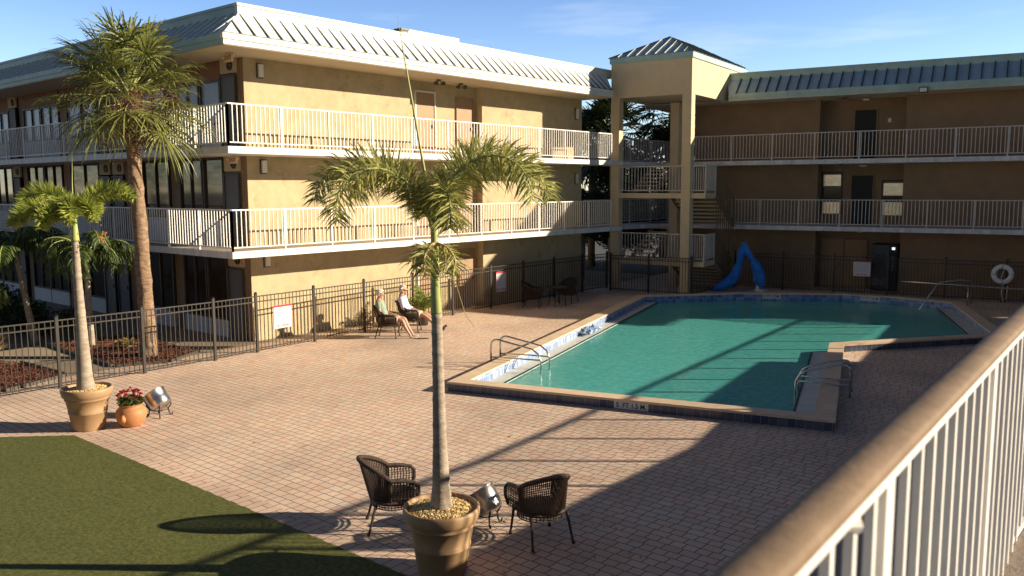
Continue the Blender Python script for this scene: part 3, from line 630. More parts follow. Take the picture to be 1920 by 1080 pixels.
def bwindow(u0,u1,parts):
    z0=parts[0][0]; z1=parts[-1][1]
    mb=MB(); mb.box(u0-.06,u0,0,.06,z0-.05,z1+.05,FBr); mb.box(u1,u1+.06,0,.06,z0-.05,z1+.05,FBr); mb.box(u0-.06,u1+.06,0,.06,z1+.051,z1+.12,FBr)
    f=mb.build('window',M['frame'],bB)
    for a,b,m in parts:
        q=MB(); q.box(u0,u1,.0,.04,a+.01,b-.01,FBr); q.build('pane',m,f)
bwindow(-7.1,-6.4,[(Z2+.45,Z2+.95,M['panetan']),(Z2+.95,Z2+1.55,M['glassbits']),(Z2+1.6,Z2+2.08,M['panetan'])])
bwindow(-4.75,-4.0,[(Z2+.40,Z2+.95,M['panetan']),(Z2+.95,Z2+1.2,M['glassbits']),(Z2+1.2,Z2+1.72,M['panetan'])])
for z in (Z2-FTK,Z3-FTK,ZC-.02):
    t=thing('ceiling_lamp',{0:'cream ceiling lamp over the ground floor recess of the wing',1:'cream ceiling lamp over the middle door of the wing',2:'cream ceiling lamp over the top black door of the wing'}[int(z/2.6)],'ceiling lamp',tuple(FB(-5.5,V0+.25,z)),0,'ceiling lamps of the wing')
    a=MB(); a.lathe([(.16,0),(.16,-.05),(.10,-.11),(0,-.12)],FB(-5.5,V0+.25,z),16); a.build('shade',M['lampw'],t,smooth=True)
    b=MB(); b.lathe([(.17,0),(.17,-.02),(.16,-.021)],FB(-5.5,V0+.25,z-.0005),16); b.build('rim',M['lampd'],t)
flood('twin floodlight under the soffit left of the wing ceiling lamp',tuple(FB(-6.15,VR+.8,ZC-.02)),(0,-1,0),'floodlights')
flood('twin floodlight under the top slab of the wing',tuple(FB(-6.2,VR+.8,Z3-FTK)),(0,-1,0),'floodlights')
def fascia_flood(u,z,label):
    p=FB(u,ev-.06,z); t=thing('floodlight',label,'floodlight',tuple(p),0,'floodlights')
    a=MB(); a.box(u-.16,u+.16,ev-.16,ev-.04,z-.1,z+.1,FB); a.build('housing',M['lampd'],t,bevel=.01)
    b=MB(); b.box(u-.12,u+.12,ev-.165,ev-.16,z-.07,z+.07,FB); b.build('lens',M['lampw'],t)
fascia_flood(-3.25,ZC-.0,'square floodlight fixed to the wing fascia right of the recess')
def plate(u,z,w=.1,h=.16):
    return MB()
t=MB(); t.box(-4.7,-4.58,0,.02,Z3+1.5,Z3+1.66,FBr); tag(t.build('wall_plaque',M['lampw']),'small pale room plaque right of the top black door','plaque')

# vending machine
vm=thing('vending_machine','dark drinks vending machine with glowing button in the ground floor recess','vending machine',tuple(FB(-4.5,V0+.3,0)))
mb=MB(); mb.box(-5.0,-4.02,V0+.08,V0+.72,.03,1.92,FB); mb.build('cabinet',M['doorblack'],vm,bevel=.015)
mb=MB(); mb.box(-4.98,-4.34,V0+.05,V0+.08,.10,1.88,FB); mb.build('front_panel',M['vend'],vm)
mb=MB()
for k in range(9):
    a=k/8; mb.bar(FB(-4.93+.5*a,V0+.043,1.35+.18*math.sin(a*5)),FB(-4.93+.5*a+.07,V0+.043,1.42+.15*math.sin(a*5+.4)),.05,.01)
for k in range(6): mb.box(-4.93+k*.09,-4.88+k*.09,V0+.045,V0+.05,.25,.5+.04*(k%3),FB)
mb.build('graphic',M['vendlight'],vm)
mb=MB()
for k in range(7): mb.box(-4.26,-4.16,V0+.05,V0+.08,.85+k*.09,.90+k*.09,FB)
mb.build('keypad',M['vendlight'],vm)
mb=MB(); mb.box(-4.25,-4.13,V0+.05,V0+.08,1.70,1.80,FB)
lm=mat('button_light',(.9,.9,.9),.5); lm.node_tree.nodes['Principled BSDF'].inputs['Emission Color'].default_value=(1,1,.95,1); lm.node_tree.nodes['Principled BSDF'].inputs['Emission Strength'].default_value=.55
mb.build('lit_button',lm,vm)

# ---------------------------------------------------------------- stair tower
tw=thing('stair_tower','open stair tower of tan columns with pyramid metal roof between both blocks','stair tower',tuple(FT(0,0,0)))
CW=.37; TW=3.43
for u,v in ((0,0),(TW-CW,0),(1.33,2.95)):
    mb=MB(); mb.box(u,u+CW,v,v+CW,0,7.80,FT); mb.build('column',M['tower'],tw)
mb=MB(); mb.box(0,TW,0,.3,7.80,9.16,FT); mb.box(TW-.3,TW,.3,6.3,7.80,9.16,FT); mb.box(0,.3,.3,6.3,7.80,9.16,FT); mb.box(.3,TW-.3,6.0,6.3,7.80,9.16,FT); mb.build('beam',M['tower'],tw)
mb=MB(); mb.box(.3,TW-.3,.3,6.0,7.83,7.88,FT); mb.build('ceiling',M['soffit'],tw)
mb=MB(); mb.box(-.05,TW+.05,-.06,6.35,9.16,9.38,FT); mb.build('fascia',M['fascia_shaded'],tw)
ap=[FT(1.75,1.75,10.31),FT(1.75,4.55,10.31)]
c4=[FT(-.08,-.09,9.38),FT(TW+.08,-.09,9.38),FT(TW+.08,6.38,9.38),FT(-.08,6.38,9.38)]
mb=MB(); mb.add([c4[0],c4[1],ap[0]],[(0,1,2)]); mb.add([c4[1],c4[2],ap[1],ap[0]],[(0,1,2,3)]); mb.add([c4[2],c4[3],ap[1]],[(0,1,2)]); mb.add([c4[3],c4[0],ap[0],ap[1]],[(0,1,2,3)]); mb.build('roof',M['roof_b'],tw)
mb=MB()
for k in range(1,9):
    u=-.08+k*(TW+.16)/9; fr=min(u+.08,TW+.08-u)/(1.83); a=FT(u,-.09,9.38); b=FT(u,-.09+1.84*fr,9.38+.95*fr); mb.bar(a+Vector((0,0,.02)),b+Vector((0,0,.02)),.03,.04)
mb.build('roof_seams',M['seam_light'],tw)
mb=MB()
for k in range(1,16):
    v=-.09+k*6.47/16; fr=min(1,min(v+.09,6.38-v)/1.84); a=FT(TW+.08,v,9.38); b=FT(TW+.08-1.83*fr,v,9.38+.95*fr); mb.bar(a+Vector((0,0,.02)),b+Vector((0,0,.02)),.03,.04)
mb.bar(c4[0],ap[0],.06,.05); mb.bar(c4[1],ap[0],.06,.05)
mb.build('roof_seams',M['seam'],tw)
for zl in (4.0,1.34):
    mb=MB(); mb.box(CW,TW-CW-.001,.05,1.25,zl-.2,zl,FT); mb.box(TW+.001,4.02,.10,1.25,zl-.2,zl,FT); mb.box(TW-CW,TW+.0005,CW+.001,1.25,zl-.2,zl,FT); mb.build('landing',M['tower'],tw)
    railing('railing',tw,FT(CW,.12,0),FT(TW-CW,.12,0),zl,M['gray'],.135,1.07,1.3)
    railing('railing',tw,FT(TW+.02,.14,0),FT(4.0,.14,0),zl,M['gray'],.10,1.07,1.3)
    railing('railing',tw,FT(4.0,.18,0),FT(4.0,1.25,0),zl,M['gray'],.12,1.07,1.3)
    # right flight down, left flight up
    n=7; run=2.3
    mb=MB()
    for k in range(n):
        v=1.25+run*k/n; z=zl-1.345*(k+1)/(n+1); mb.box(2.15,3.95,v,v+run/n-.02,z-.05,z,FT)
        v=1.25+run*k/n; z=zl+1.30*(k+1)/(n+1); mb.box(.4,1.3,v,v+run/n-.02,z-.05,z,FT)
    mb.build('stair_treads',M['tower'],tw)
    mb=MB()
    for u,dz in ((2.12,-1.4),(3.98,-1.4),(.37,1.2),(1.31,1.2)): mb=MB(); mb.bar(FT(u,1.25,zl-.1),FT(u,1.25+run,zl+dz),.04,.22); mb.build('stringer',M['stucco_shaded'],tw)
    if zl>2:
        railing('railing',tw,FT(4.0,1.3,0),FT(4.0,3.5,0),zl,M['handrail'],.16,1.07,2.2,z2=zl-1.32)
    else:
        railing('railing',tw,FT(4.0,1.3,0),FT(4.0,3.5,0),zl,M['handrail'],.16,1.07,2.2,z2=zl-1.25)
mb=MB()
for k in range(9):
    v=1.3+k*.25; mb.bar(FT(4.04,v,1.25),FT(4.04,v,5.05-(v-1.3)*.6),.03)
mb.build('stair_screen',M['handrail'],tw)
# link walkways behind the tower
for z in (Z2,Z3):
    mb=MB(); mb.add([],[])
    mb.prism([(-20.75,30.6),(-19.6,30.6),(-19.1,35.2),(-19.6,38),(-20.75,38)],z-FTK,z); mb.build('link_walkway',M['slab_shaded'],tw)
    railing('railing',tw,(-20.7,29.1,0),(-20.7,37.9,0),z,M['gray'],.135)
# ---------------------------------------------------------------- terrace building C (camera stands on it)
bC=thing('terrace_building','roof terrace with tan handrail and white balusters in the foreground','terrace',(0,2,0))
mb=MB(); mb.prism([(-.72,-14),(9,-14),(9,35.4),(-2.62,35.4),(-1.0,25.6),(-2.9,24.6),(-2.0,19.4),(-1.2,18.7),(-.74,16.5)],Z2-.2,Z2-.02); mb.build('terrace_slab',M['slab'],bC)  # unseen bulge in the far edge, added to cast shade on the pool
mb=MB(); mb.box(-.655,9,-14,35.4,Z2-.0195,Z2+.002); mb.build('terrace_floor',M['terrfloor'],bC)
mb=MB(); mb.box(-.72,-.66,-14,35.4,Z2-.0195,Z2+.03); mb.build('terrace_curb',M['slab'],bC)
mb=MB(); mb.box(.55,9,-13.9,35.3,0,Z2-.2); mb.build('wall',M['stucco_shaded'],bC)
RL0=Vector((-.43+.057*6,-6,0)); 
def rc(y): return Vector((-.430-.057*y if y<4.9 else (-.709 if y<16 else -.709-.095*(y-16)),y,0))
ys=[-3,0,1.5,3,4.9,12,16,20,28,35.3]
ht=EZ-.53
mb=MB()
prof=[(-.044,-.012),(-.044,.004),(-.034,.014),(0,.019),(.034,.014),(.042,.004),(.042,-.012),(.026,-.022),(-.026,-.022)]
k0=len(mb.v)
for y in ys:
    c=rc(y)
    for a,b in prof: mb.v.append(c+Vector((a,0,ht-.024+b)))
n=len(prof)
for i in range(len(ys)-1):
    for j in range(n): a=i*n+j; b=i*n+(j+1)%n; mb.f.append([a,b,b+n,a+n])
rr=MB(); 
ys2=[-3]
for i in range(len(ys)-1): rr.bar(rc(ys[i])+Vector((.012,0,ht-.06)),rc(ys[i+1])+Vector((.012,0,ht-.06)),.04,.022); None
y=-1.0
while y<35.2:
    c=rc(y); rr.bar(c+Vector((.012,0,Z2+.0)),c+Vector((.012,0,ht-.065)),.019); y+=.143
rail=rr.build('railing',M['white'],bC)
hr=mb.build('handrail',M['handrail'],rail,smooth=True)
k=0; y=.35
while y<35:
    c=rc(y); q=MB(); q.bar(c+Vector((.012,0,Z2-.02)),c+Vector((.012,0,ht-.065)),.042); q.bar(c+Vector((.03,0,Z2+.03)),c+Vector((.03,0,Z2+.045)),.1,.1) if False else None; q.build('post',M['white'],rail); y+=1.43
c=rc(1.56); q=MB(); q.tube([c+Vector((.012,-.02,ht-.085)),c+Vector((.02,.0,ht-.09)),c+Vector((.012,.02,ht-.08))],[.012,.019,.012],8); q.build('bracket',M['white'],rail)

# ---------------------------------------------------------------- pool fence
def fence_run(name,label,pts,h=1.52,group=None,skip0=False):
    t=thing(name,label,'fence',(pts[0][0],pts[0][1],0),0,group)
    for i,(a,b) in enumerate(zip(pts[:-1],pts[1:])):
        A=Vector((*a,0)); B=Vector((*b,0)); d=B-A; L=d.length; mb=MB(); u=d/L
        A2=A+u*.03; B2=B-u*.03
        for zz in (h-.05,h-.19,.10): mb.bar(A2+Vector((0,0,zz)),B2+Vector((0,0,zz)),.028,.028)
        n=max(2,round(L/.118))
        for k in range(1,n): p=A+d*k/n; mb.bar(p+Vector((0,0,.04)),p+Vector((0,0,h-.05)),.015)
        mb.build('fence_panel',M['fence'],t)
    for a in pts[(1 if skip0 else 0):]:
        q=MB(); q.bar((a[0],a[1],0),(a[0],a[1],h+.03),.062); q.lathe([(.048,h+.03),(.048,h+.05),(.0,h+.075)],(a[0],a[1],0),4); q.build('post',M['fence'],t)
    return t
FA=[(-19.12,-2.2),(-19.1,-.2),(-19.09,1.75),(-19.08,3.7),(-19.08,5.62),(-19.08,7.50),(-19.1,9.38),(-19.16,11.22)]
fence_run('pool_fence','bronze metal picket fence at left in front of the palm garden',FA)
FA2=[(-19.16,11.22),(-19.27,12.50),(-19.4,14.42),(-19.6,16.38),(-19.75,18.5),(-19.85,20.4),(-19.93,22.4),(-20.0,24.3),(-20.06,26.25),(-20.1,28.2),(-20.13,30.0)]
FA2[0]=(-19.165,11.25)
fence_run('pool_fence','dark metal picket fence beside the long stucco wall',FA2,skip0=True)
FTp=[tuple(FT(u,-.12,0).xy) for u in (.1,1.8,3.6)]+[tuple(FB(-10.35,35.6,0).xy)]
fence_run('pool_fence','black metal picket fence in front of the stair tower',FTp)
FBp=[tuple(FB(-10.2+k*2.0,35.98,0).xy) for k in range(0,7)]
fence_run('pool_fence','dark metal picket fence along the shaded wing behind the pool',FBp)
# signs
def sign(label,c,r,w,h):
    t=thing('pool_sign',label,'sign',tuple(c),0,'pool rules signs on the fence'); r=Vector(r).normalized(); n=r.cross(Vector((0,0,1)))
    def F(a,d,z): return Vector(c)+r*a+n*d+Vector((0,0,z))
    mb=MB(); mb.box(-w/2,w/2,0,.006,-h/2,h/2,F); mb.build('board',M['signwhite'],t)
    q=MB(); q.box(-w/2,w/2,.0065,.009,h*.42,h/2,F); q.box(-w/2+.0,-w/2+.012,.0065,.009,-h/2,h*.42,F); q.box(w/2-.012,w/2,.0065,.009,-h/2,h*.42,F); q.build('red_border',M['signred'],t)
    q=MB()
    rnd=random.Random(3)
    for k in range(9):
        z=h*.34-k*h*.066
        x=-w*.4
        while x<w*.36:
            l=rnd.uniform(.02,.06); q.box(x,min(x+l,w*.42),.0065,.008,z-.006,z+.006,F); x+=l+.014
    q.build('small_print',M['inkgray'],t)
    text_mesh('lettering','NO DIVING',h*.13,M['signred'],t,facing(F(0,.0065,-h*.39),r))
cx=lambda a,b,f:tuple(Vector((*a,0)).lerp(Vector((*b,0)),f).xy)
p=cx(FA2[1],FA2[2],.42); sign('sunlit white pool sign with red lettering on the fence near the seated couple',(p[0]+.05,p[1],.86),(-.07,1,0),.62,.62)
p=cx(FA2[6],FA2[7],.28); sign('shaded white pool sign with red lettering on the fence left of the dark table set',(p[0]+.05,p[1],.92),(-.03,1,0),.56,.72)
P=FB(-5.15,35.93,1.02); sign('white pool sign with red edge on the fence before the vending machine',tuple(P),tuple(BX),.66,.60)
# ---------------------------------------------------------------- pool ladders
def ladder(label,base,dirv,side_w=.46,down=-.8,L=.95):
    d=Vector(dirv).normalized(); s=Vector((-d.y,d.x,0)); b=Vector(base)
    t=thing('pool_ladder',label,'pool ladder',tuple(b),0,'steel pool ladders')
    for k in (-.5,.5):
        o=b+s*side_w*k; pts=[o,o+Vector((0,0,.50)),o+d*.02+Vector((0,0,.60)),o+d*.09+Vector((0,0,.66)),o+d*.18+Vector((0,0,.67)),o+d*(L-.22)+Vector((0,0,.50)),o+d*(L-.08)+Vector((0,0,.40)),o+d*(L)+Vector((0,0,.25)),o+d*(L)+Vector((0,0,down))]
        mb=MB(); mb.tube(pts,.022,10); mb.tube([o+Vector((0,0,.24)),o+d*L+Vector((0,0,.26))],.018,8); mb.lathe([(.05,0),(.05,.012),(.03,.02)],o+Vector((0,0,.001)),12); mb.build('handrail',M['steel'],t,smooth=True)
    for z in (-.18,-.42,-.66):
        mb=MB(); a=b+d*L+s*side_w*.5; c=b+d*L-s*side_w*.5; mb.bar(a+Vector((0,0,z)),c+Vector((0,0,z)),.08,.025); mb.build('step',M['steel'],t)
ladder('chrome pool ladder on the left pool edge near the seated couple',(-13.42,15.25,.0),(1,.26,0),.50,-.75,1.30)
ladder('chrome pool ladder on the shaded right edge of the pool leg',(-5.78,17.55,.0),(-1,-.28,0),.50,-.75,1.05)
# far hand rails
t=thing('entry_handrail','long horizontal steel handrail at the far right pool corner','handrail',(-6.9,32.6,0))
mb=MB(); a=Vector((-8.75,32.3,.80)); mb.tube([(-9.0,32.2,.86),(-6.95,32.75,.80),(-4.2,33.2,.74)],.022,8); mb.tube([(-6.95,32.75,0),(-6.95,32.75,.80)],.02,8); mb.tube([(-4.25,33.15,0),(-4.25,33.15,.74)],.02,8); mb.build('rail',M['steel'],t,smooth=True)
t=thing('pool_handrail','sloping steel handrail running down into the far right pool corner','handrail',(-8.1,32.0,0))
mb=MB(); mb.tube([(-6.95,33.3,.12),(-6.97,33.3,.92),(-7.25,32.9,.97),(-7.75,32.1,.92),(-8.3,31.9,-.1),(-8.4,31.8,-.8)],.022,8); mb.build('rail',M['steel'],t,smooth=True)

# life ring on its stand
P=FB(-.33,35.75,0)
t=thing('life_ring_stand','slim dark post holding the life ring by the wing fence','post',tuple(P)); mb=MB(); mb.bar(P,P+Vector((0,0,1.35)),.05); mb.build('post',M['fence'],t)
lr=thing('life_ring','white life ring with hanging rope on the right of the wing fence','life ring',tuple(P+Vector((0,0,1.08))))
c=P-BY*.09+Vector((0,0,1.05)); mb=MB(); pts=[c+BX*math.cos(a*math.pi/16)*.28+Vector((0,0,math.sin(a*math.pi/16)*.28)) for a in range(33)]; mb.tube(pts,.088,12,cap=False); mb.build('ring',M['ring'],lr,smooth=True)
mb=MB()
for k in (0,8,16,24):
    for a in (-.8,-.3,.3,.8):
        t1=(k+a)*math.pi/16; q=c+BX*math.cos(t1)*.28+Vector((0,0,math.sin(t1)*.28)); 
    t1=k*math.pi/16; q=c+BX*math.cos(t1)*.28+Vector((0,0,math.sin(t1)*.28)); rad=(q-c).normalized()
    mb.tube([q+rad*math.cos(b*math.pi/8)*.093-BY*math.sin(b*math.pi/8)*.093 for b in range(17)],.012,5)
mb.build('band',M['signred'] if False else M['inkgray'],lr)
mb=MB(); mb.tube([c+Vector((0,0,.3)),c+BX*.03+Vector((0,0,.1)),c-BX*.03+Vector((0,0,-.12)),c+BX*.02+Vector((0,0,-.3)),c+Vector((0,0,-.7)),c+BX*.05+Vector((0,0,-.98)),c+BX*.16+Vector((0,0,-.9)),c+BX*.18+Vector((0,0,-.4))],.016,6); mb.build('rope',M['rope'],lr,smooth=True)

# ---------------------------------------------------------------- blue covered pool lift
pl=thing('pool_lift','pool lift wrapped in a bright blue tarpaulin behind the pool','pool lift',(-15.0,32.7,0))
def crumple(mb,pts,rads,n=14,amp=.18,flat=1,seed=0):
    k=len(mb.v); mb.tube(pts,rads,n,True,flat)
    for i in range(k,len(mb.v)):
        v=mb.v[i]; d=noise.noise_vector(v*4.5+Vector((seed,0,0))); mb.v[i]=v+d*amp*.5
def interp(pts,rads,m=5):
    P=[];Q=[]
    for i in range(len(pts)-1):
        for j in range(m): f=j/m; P.append(Vector(pts[i]).lerp(Vector(pts[i+1]),f)); Q.append(rads[i]*(1-f)+rads[i+1]*f)
    P.append(Vector(pts[-1])); Q.append(rads[-1]); return P,Q
mb=MB(); r_=Vector((.763,.646,0)); B0=Vector((-14.95,32.75,0))
g=lambda a,z,d=0: B0+r_*a+Vector((-.646,.763,0))*d+Vector((0,0,z))
p,q=interp([g(-.33,1.95),g(-.42,1.6),g(-.5,1.15),g(-.62,.75),g(-.85,.42),g(-1.25,.18),g(-1.5,.06)],[.10,.17,.15,.24,.27,.2,.06]); crumple(mb,p,q,14,.10,.8)
p,q=interp([g(-.33,2.0),g(-.2,1.65),g(0.02,1.3),g(.2,1.05),g(.33,.72),g(.36,.36),g(.30,.22)],[.10,.17,.14,.24,.29,.30,.2]); crumple(mb,p,q,14,.10,.8,5)
mb.build('cover',M['bluetarp'],pl,smooth=True)
mb=MB(); mb.box(*(lambda c:(c.x-.2,c.x+.2,c.y-.2,c.y+.2))(g(.42,0)),0,.1); mb.tube([g(.3,.05),g(.3,.35)],.08,10); mb.build('base',M['ring'],pl,bevel=.02)

# towel on ledge
mb=MB(); c=Vector((-14.33,20.55,.0)); d=Vector((-.292,.956,0)); s=Vector((.956,.292,0)); N=18
for i in range(N+1):
    for j in range(7):
        p=c+d*(i/N-.5)*1.15+s*(j/6-.5)*.34; z=.03+.20*abs(noise.noise(p*5.5))+.08*noise.noise(p*13); mb.v.append(p+Vector((0,0,max(-.02,z-.02))))
for i in range(N):
    for j in range(6): a=i*7+j; mb.f.append([a,a+7,a+8,a+1])
o=mb.build('towel',M['towelb'],None,smooth=True); tag(o,'crumpled blue and white towel lying on the left pool ledge','towel'); o.modifiers.new('s','SOLIDIFY').thickness=.02

# ---------------------------------------------------------------- planters
def planter(label,x,y,R0_,H,shape):
    t=thing('planter',label,'planter',(x,y,0),0,'large tan planters with palms')
    if shape=='big':
        k=R0_; prof=[(0,0),(k*.60,0),(k*.63,.012),(k*.645,.05),(k*.655,.055),(k*.735,H*.40),(k*.755,H*.405),(k*.765,H*.43),(k*.755,H*.445),(k*.765,H*.46),(k*.755,H*.475),(k*.84,H*.715),(k*.87,H*.72),(k*.885,H*.745),(k*.88,H*.775),(k*.93,H*.80),(k*.975,H*.84),(k*1.0,H*.90),(k*1.01,H*.95),(k*.995,H*.985),(k*.965,H),(k*.925,H*.99),(k*.90,H*.95),(k*.88,H*.90),(0,H*.9)]
        mb=MB(); mb.lathe(prof,(x,y,0),48); mb.build('pot',M['pot'],t,smooth=True)
    return t
pebbase=None
def pebbles(parent,x,y,rad,z,n,seed):
    rnd=random.Random(seed); mb=MB()
    for k in range(n):
        a=rnd.uniform(0,2*math.pi); r=rad*math.sqrt(rnd.random()); s=rnd.uniform(.011,.020); cz=z+(1-(r/rad)**2)*.05+rnd.uniform(0,.012)
        c=Vector((x+r*math.cos(a),y+r*math.sin(a),cz)); rz=rnd.uniform(0,6.28); ca,sa=math.cos(rz)*s*1.3,math.sin(rz)*s*1.3
        vs=[c+Vector((ca,sa,0)),c+Vector((-sa*.8,ca*.8,0)),c-Vector((ca,sa,0)),c-Vector((-sa*.8,ca*.8,0)),c+Vector((0,0,s*.75)),c-Vector((0,0,s*.5))]
        mb.add(vs,[(0,1,4),(1,2,4),(2,3,4),(3,0,4),(1,0,5),(2,1,5),(3,2,5),(0,3,5)])
    mb.build('pebbles',M['pebble'],parent)
pn=planter('large tan planter with pebbles and a tall palm beside the wicker chairs',-6.50,6.46,.425,.76,'big'); pebbles(pn,-6.50,6.46,.375,.70,2600,1)
plf=planter('large tan planter with pebbles and a palm by the left fence',-15.42,6.50,.425,.76,'big'); pebbles(plf,-15.42,6.50,.375,.70,1400,2)

# ---------------------------------------------------------------- palms
def curve_pts(base,az,el,L,droop,n=14,side=0):
    """rachis: starts at elevation el, bends down by droop"""
    p=Vector(base); out=[p.copy()]; e=el; a=az; st=L/n
    for i in range(n):
        e-=droop*(.35+1.3*(i/n))/n; a+=side/n
        p=p+Vector((math.cos(a)*math.cos(e),math.sin(a)*math.cos(e),math.sin(e)))*st; out.append(p.copy())
    return out
def pinnate(mb,rm,base,az,el,L,droop,rnd,leaf=.34,dens=60,w=.018,ring_=True,start=.12,side=0,fluff=1.0,gdroop=.35):
    pts=curve_pts(base,az,el,L,droop,16,side)
    rm.tube(pts,[.020*(1-.85*i/16)+.002 for i in range(17)],6)
    for k in range(dens):
        f=start+(1-start)*(k+rnd.random()*.6)/dens; i=min(15,int(f*16)); q=pts[i].lerp(pts[i+1],f*16-i); t=(pts[i+1]-pts[i]).normalized()
        sd=t.cross(Vector((0,0,1))); sd=sd.normalized() if sd.length>.05 else Vector((1,0,0)); up=sd.cross(t).normalized()
        prof=math.sin(math.pi*min(1,(f-start)/(1-start)*.80+.16))
        ll=leaf*(.35+.75*prof)*rnd.uniform(.72,1.15)
        for s in (-1,1):
            ang=rnd.uniform(-1.0,1.25)*fluff if ring_ else rnd.uniform(-.1,.35)
            d=(sd*s*math.cos(ang)+up*math.sin(ang)).normalized(); d=(d+t*rnd.uniform(.3,.75)).normalized()
            m1=q+d*ll*.55+Vector((0,0,-gdroop*ll*.18)); e=q+d*ll*.97+Vector((0,0,-gdroop*ll*.75))
            wd=t.cross(d); wd=(t-d*t.dot(d)); wd=wd.normalized() if wd.length>.01 else up
            wd=(wd+Vector((rnd.uniform(-.4,.4),rnd.uniform(-.4,.4),rnd.uniform(-.4,.4)))).normalized()*w*.5
            mb.add([q-wd*.6,q+wd*.6,m1+wd,m1-wd,e],[(0,1,2,3),(3,2,4)])
def trunk_mesh(pts,rads,seg=20,rings=0,noise_amp=0):
    mb=MB(); P,Q=interp(pts,rads,10); mb.tube(P,Q,seg)
    if noise_amp:
        for i,v in enumerate(mb.v): mb.v[i]=v+noise.noise_vector(v*7)*noise_amp
    return mb
def ringed(pts,rads,m=14,amp=.004):
    P,Q=interp(pts,rads,m); Q=[q*(1+(amp/q)*(1 if i%5==0 else (-.4 if i%5 in (1,4) else 0))) for i,q in enumerate(Q)]; mb=MB(); mb.tube(P,Q,22); return mb
# near potted palm
np_=thing('potted_palm','tall slender palm with arching feathery fronds in the foreground planter','palm tree',(-6.50,6.46,.7))
rnd=random.Random(11)
ringed([(-6.49,6.45,.66),(-6.49,6.45,.80),(-6.49,6.45,1.0),(-6.50,6.45,1.5),(-6.51,6.45,2.3),(-6.52,6.45,2.9)],[.150,.118,.098,.076,.062,.058]).build('trunk',M['trunk'],np_,smooth=True)
trunk_mesh([(-6.52,6.45,2.9),(-6.53,6.45,3.1),(-6.535,6.45,3.4),(-6.54,6.45,3.84)],[.058,.052,.046,.036],16).build('crownshaft',M['shaft'],np_,smooth=True)
RV=Vector((.7635,.6457,0))   # image right direction
def az_img(right,toward):    # direction given in picture terms (right, towards camera)
    d=RV*right+Vector((.6457,-.7635,0))*toward; return math.atan2(d.y,d.x)
cb=Vector((-6.54,6.45,3.74))
fr=[(az_img(-1,.1),R(80),1.9,R(165),0),
    (az_img(-.95,.6),R(78),1.85,R(185),.2),
    (az_img(-.8,-.6),R(72),1.6,R(140),0),
    (az_img(1,-.15),R(76),1.85,R(160),0),
    (az_img(.9,.5),R(80),1.85,R(172),0),
    (az_img(.7,-.7),R(78),1.7,R(130),0),
    (az_img(.3,.95),R(72),1.25,R(195),0),
    (az_img(-.2,-.9),R(62),1.1,R(150),0)]
for k,(a,e,L,dr,sd_) in enumerate(fr):
    rm=MB(); lm_=MB(); pinnate(lm_,rm,cb+Vector((0,0,.02*k)),a,e,L,dr,rnd,.35,160,.0165,True,.10,sd_,fluff=1.15,gdroop=.32)
    o=rm.build('frond',M['shaft'],np_,smooth=True); lm_.build('leaflets',M['frond'],o)
mb=MB(); pr_=[(-6.54,6.45,3.62),(-6.58,6.41,4.2),(-6.66,6.33,4.9),(-6.74,6.25,5.6),(-6.78,6.20,6.02)]; P,Q=interp(pr_,[.022,.017,.012,.007,.001],4); mb.tube(P,Q,8); mb.build('spear_leaf',M['shaft'],np_,smooth=True)
mb=MB(); mb.tube([(-6.53,6.46,3.3),(-6.45,6.52,3.42),(-6.36,6.6,3.2),(-6.30,6.66,2.9)],.004,5); mb.tube([(-6.30,6.66,2.9),(-6.22,6.72,2.75)],.003,5); mb.build('dry_stalk',M['dryleaf'],np_)
lm_=MB(); rm=MB()
for a in (.2,1.9,3.5,5.0): pinnate(lm_,rm,Vector((-6.53,6.45,3.66)),a,R(-5),.50,R(140),rnd,.18,40,.015,True,.15)
o=rm.build('frond',M['dryleaf'],np_); lm_.build('leaflets',M['frond'],o)

# left potted foxtail palm
lp=thing('potted_palm','foxtail palm with bushy plume fronds in the planter by the left fence','palm tree',(-15.42,6.50,.7))
ringed([(-15.36,6.46,.68),(-15.37,6.46,.95),(-15.38,6.46,1.6),(-15.39,6.45,2.6),(-15.39,6.45,3.35)],[.165,.13,.10,.072,.056]).build('trunk',M['trunk'],lp,smooth=True)
trunk_mesh([(-15.39,6.45,3.35),(-15.38,6.45,3.75)],[.07,.04],14).build('crownshaft',M['shaft'],lp,smooth=True)
rnd=random.Random(5); cb=Vector((-15.38,6.45,3.70))
for k,(a,e,L,dr) in enumerate([(az_img(-.9,.2),R(80),1.25,R(175)),(az_img(-1,.6),R(40),1.1,R(110)),(az_img(1,-.1),R(66),1.3,R(115)),(az_img(.9,.7),R(60),.95,R(150)),(az_img(.35,.9),R(66),1.0,R(180)),(az_img(-.3,.9),R(40),.85,R(120)),(az_img(.1,-1),R(60),1.0,R(130)),(az_img(-.7,-.6),R(60),1.15,R(130))]):
    rm=MB(); lm_=MB(); pinnate(lm_,rm,cb,a,e,L,dr,rnd,.24,260,.017,True,.18,fluff=2.0,gdroop=.0)
    o=rm.build('frond',M['shaft'],lp); lm_.build('leaflets',M['frondL'],o)
mb=MB(); mb.tube([(-15.38,6.45,3.7),(-15.37,6.45,4.3),(-15.34,6.47,4.86)],[.018,.011,.001],6); mb.build('spear_leaf',M['shaft'],lp)
mb=MB()
for k in range(26): c=Vector((-15.02,6.78,3.42))+Vector((rnd.gauss(0,.05),rnd.gauss(0,.05),rnd.gauss(0,.07))); mb.lathe([(0,-.016),(.014,0),(0,.016)],c,6)
mb.build('fruit',M['urn'],lp)

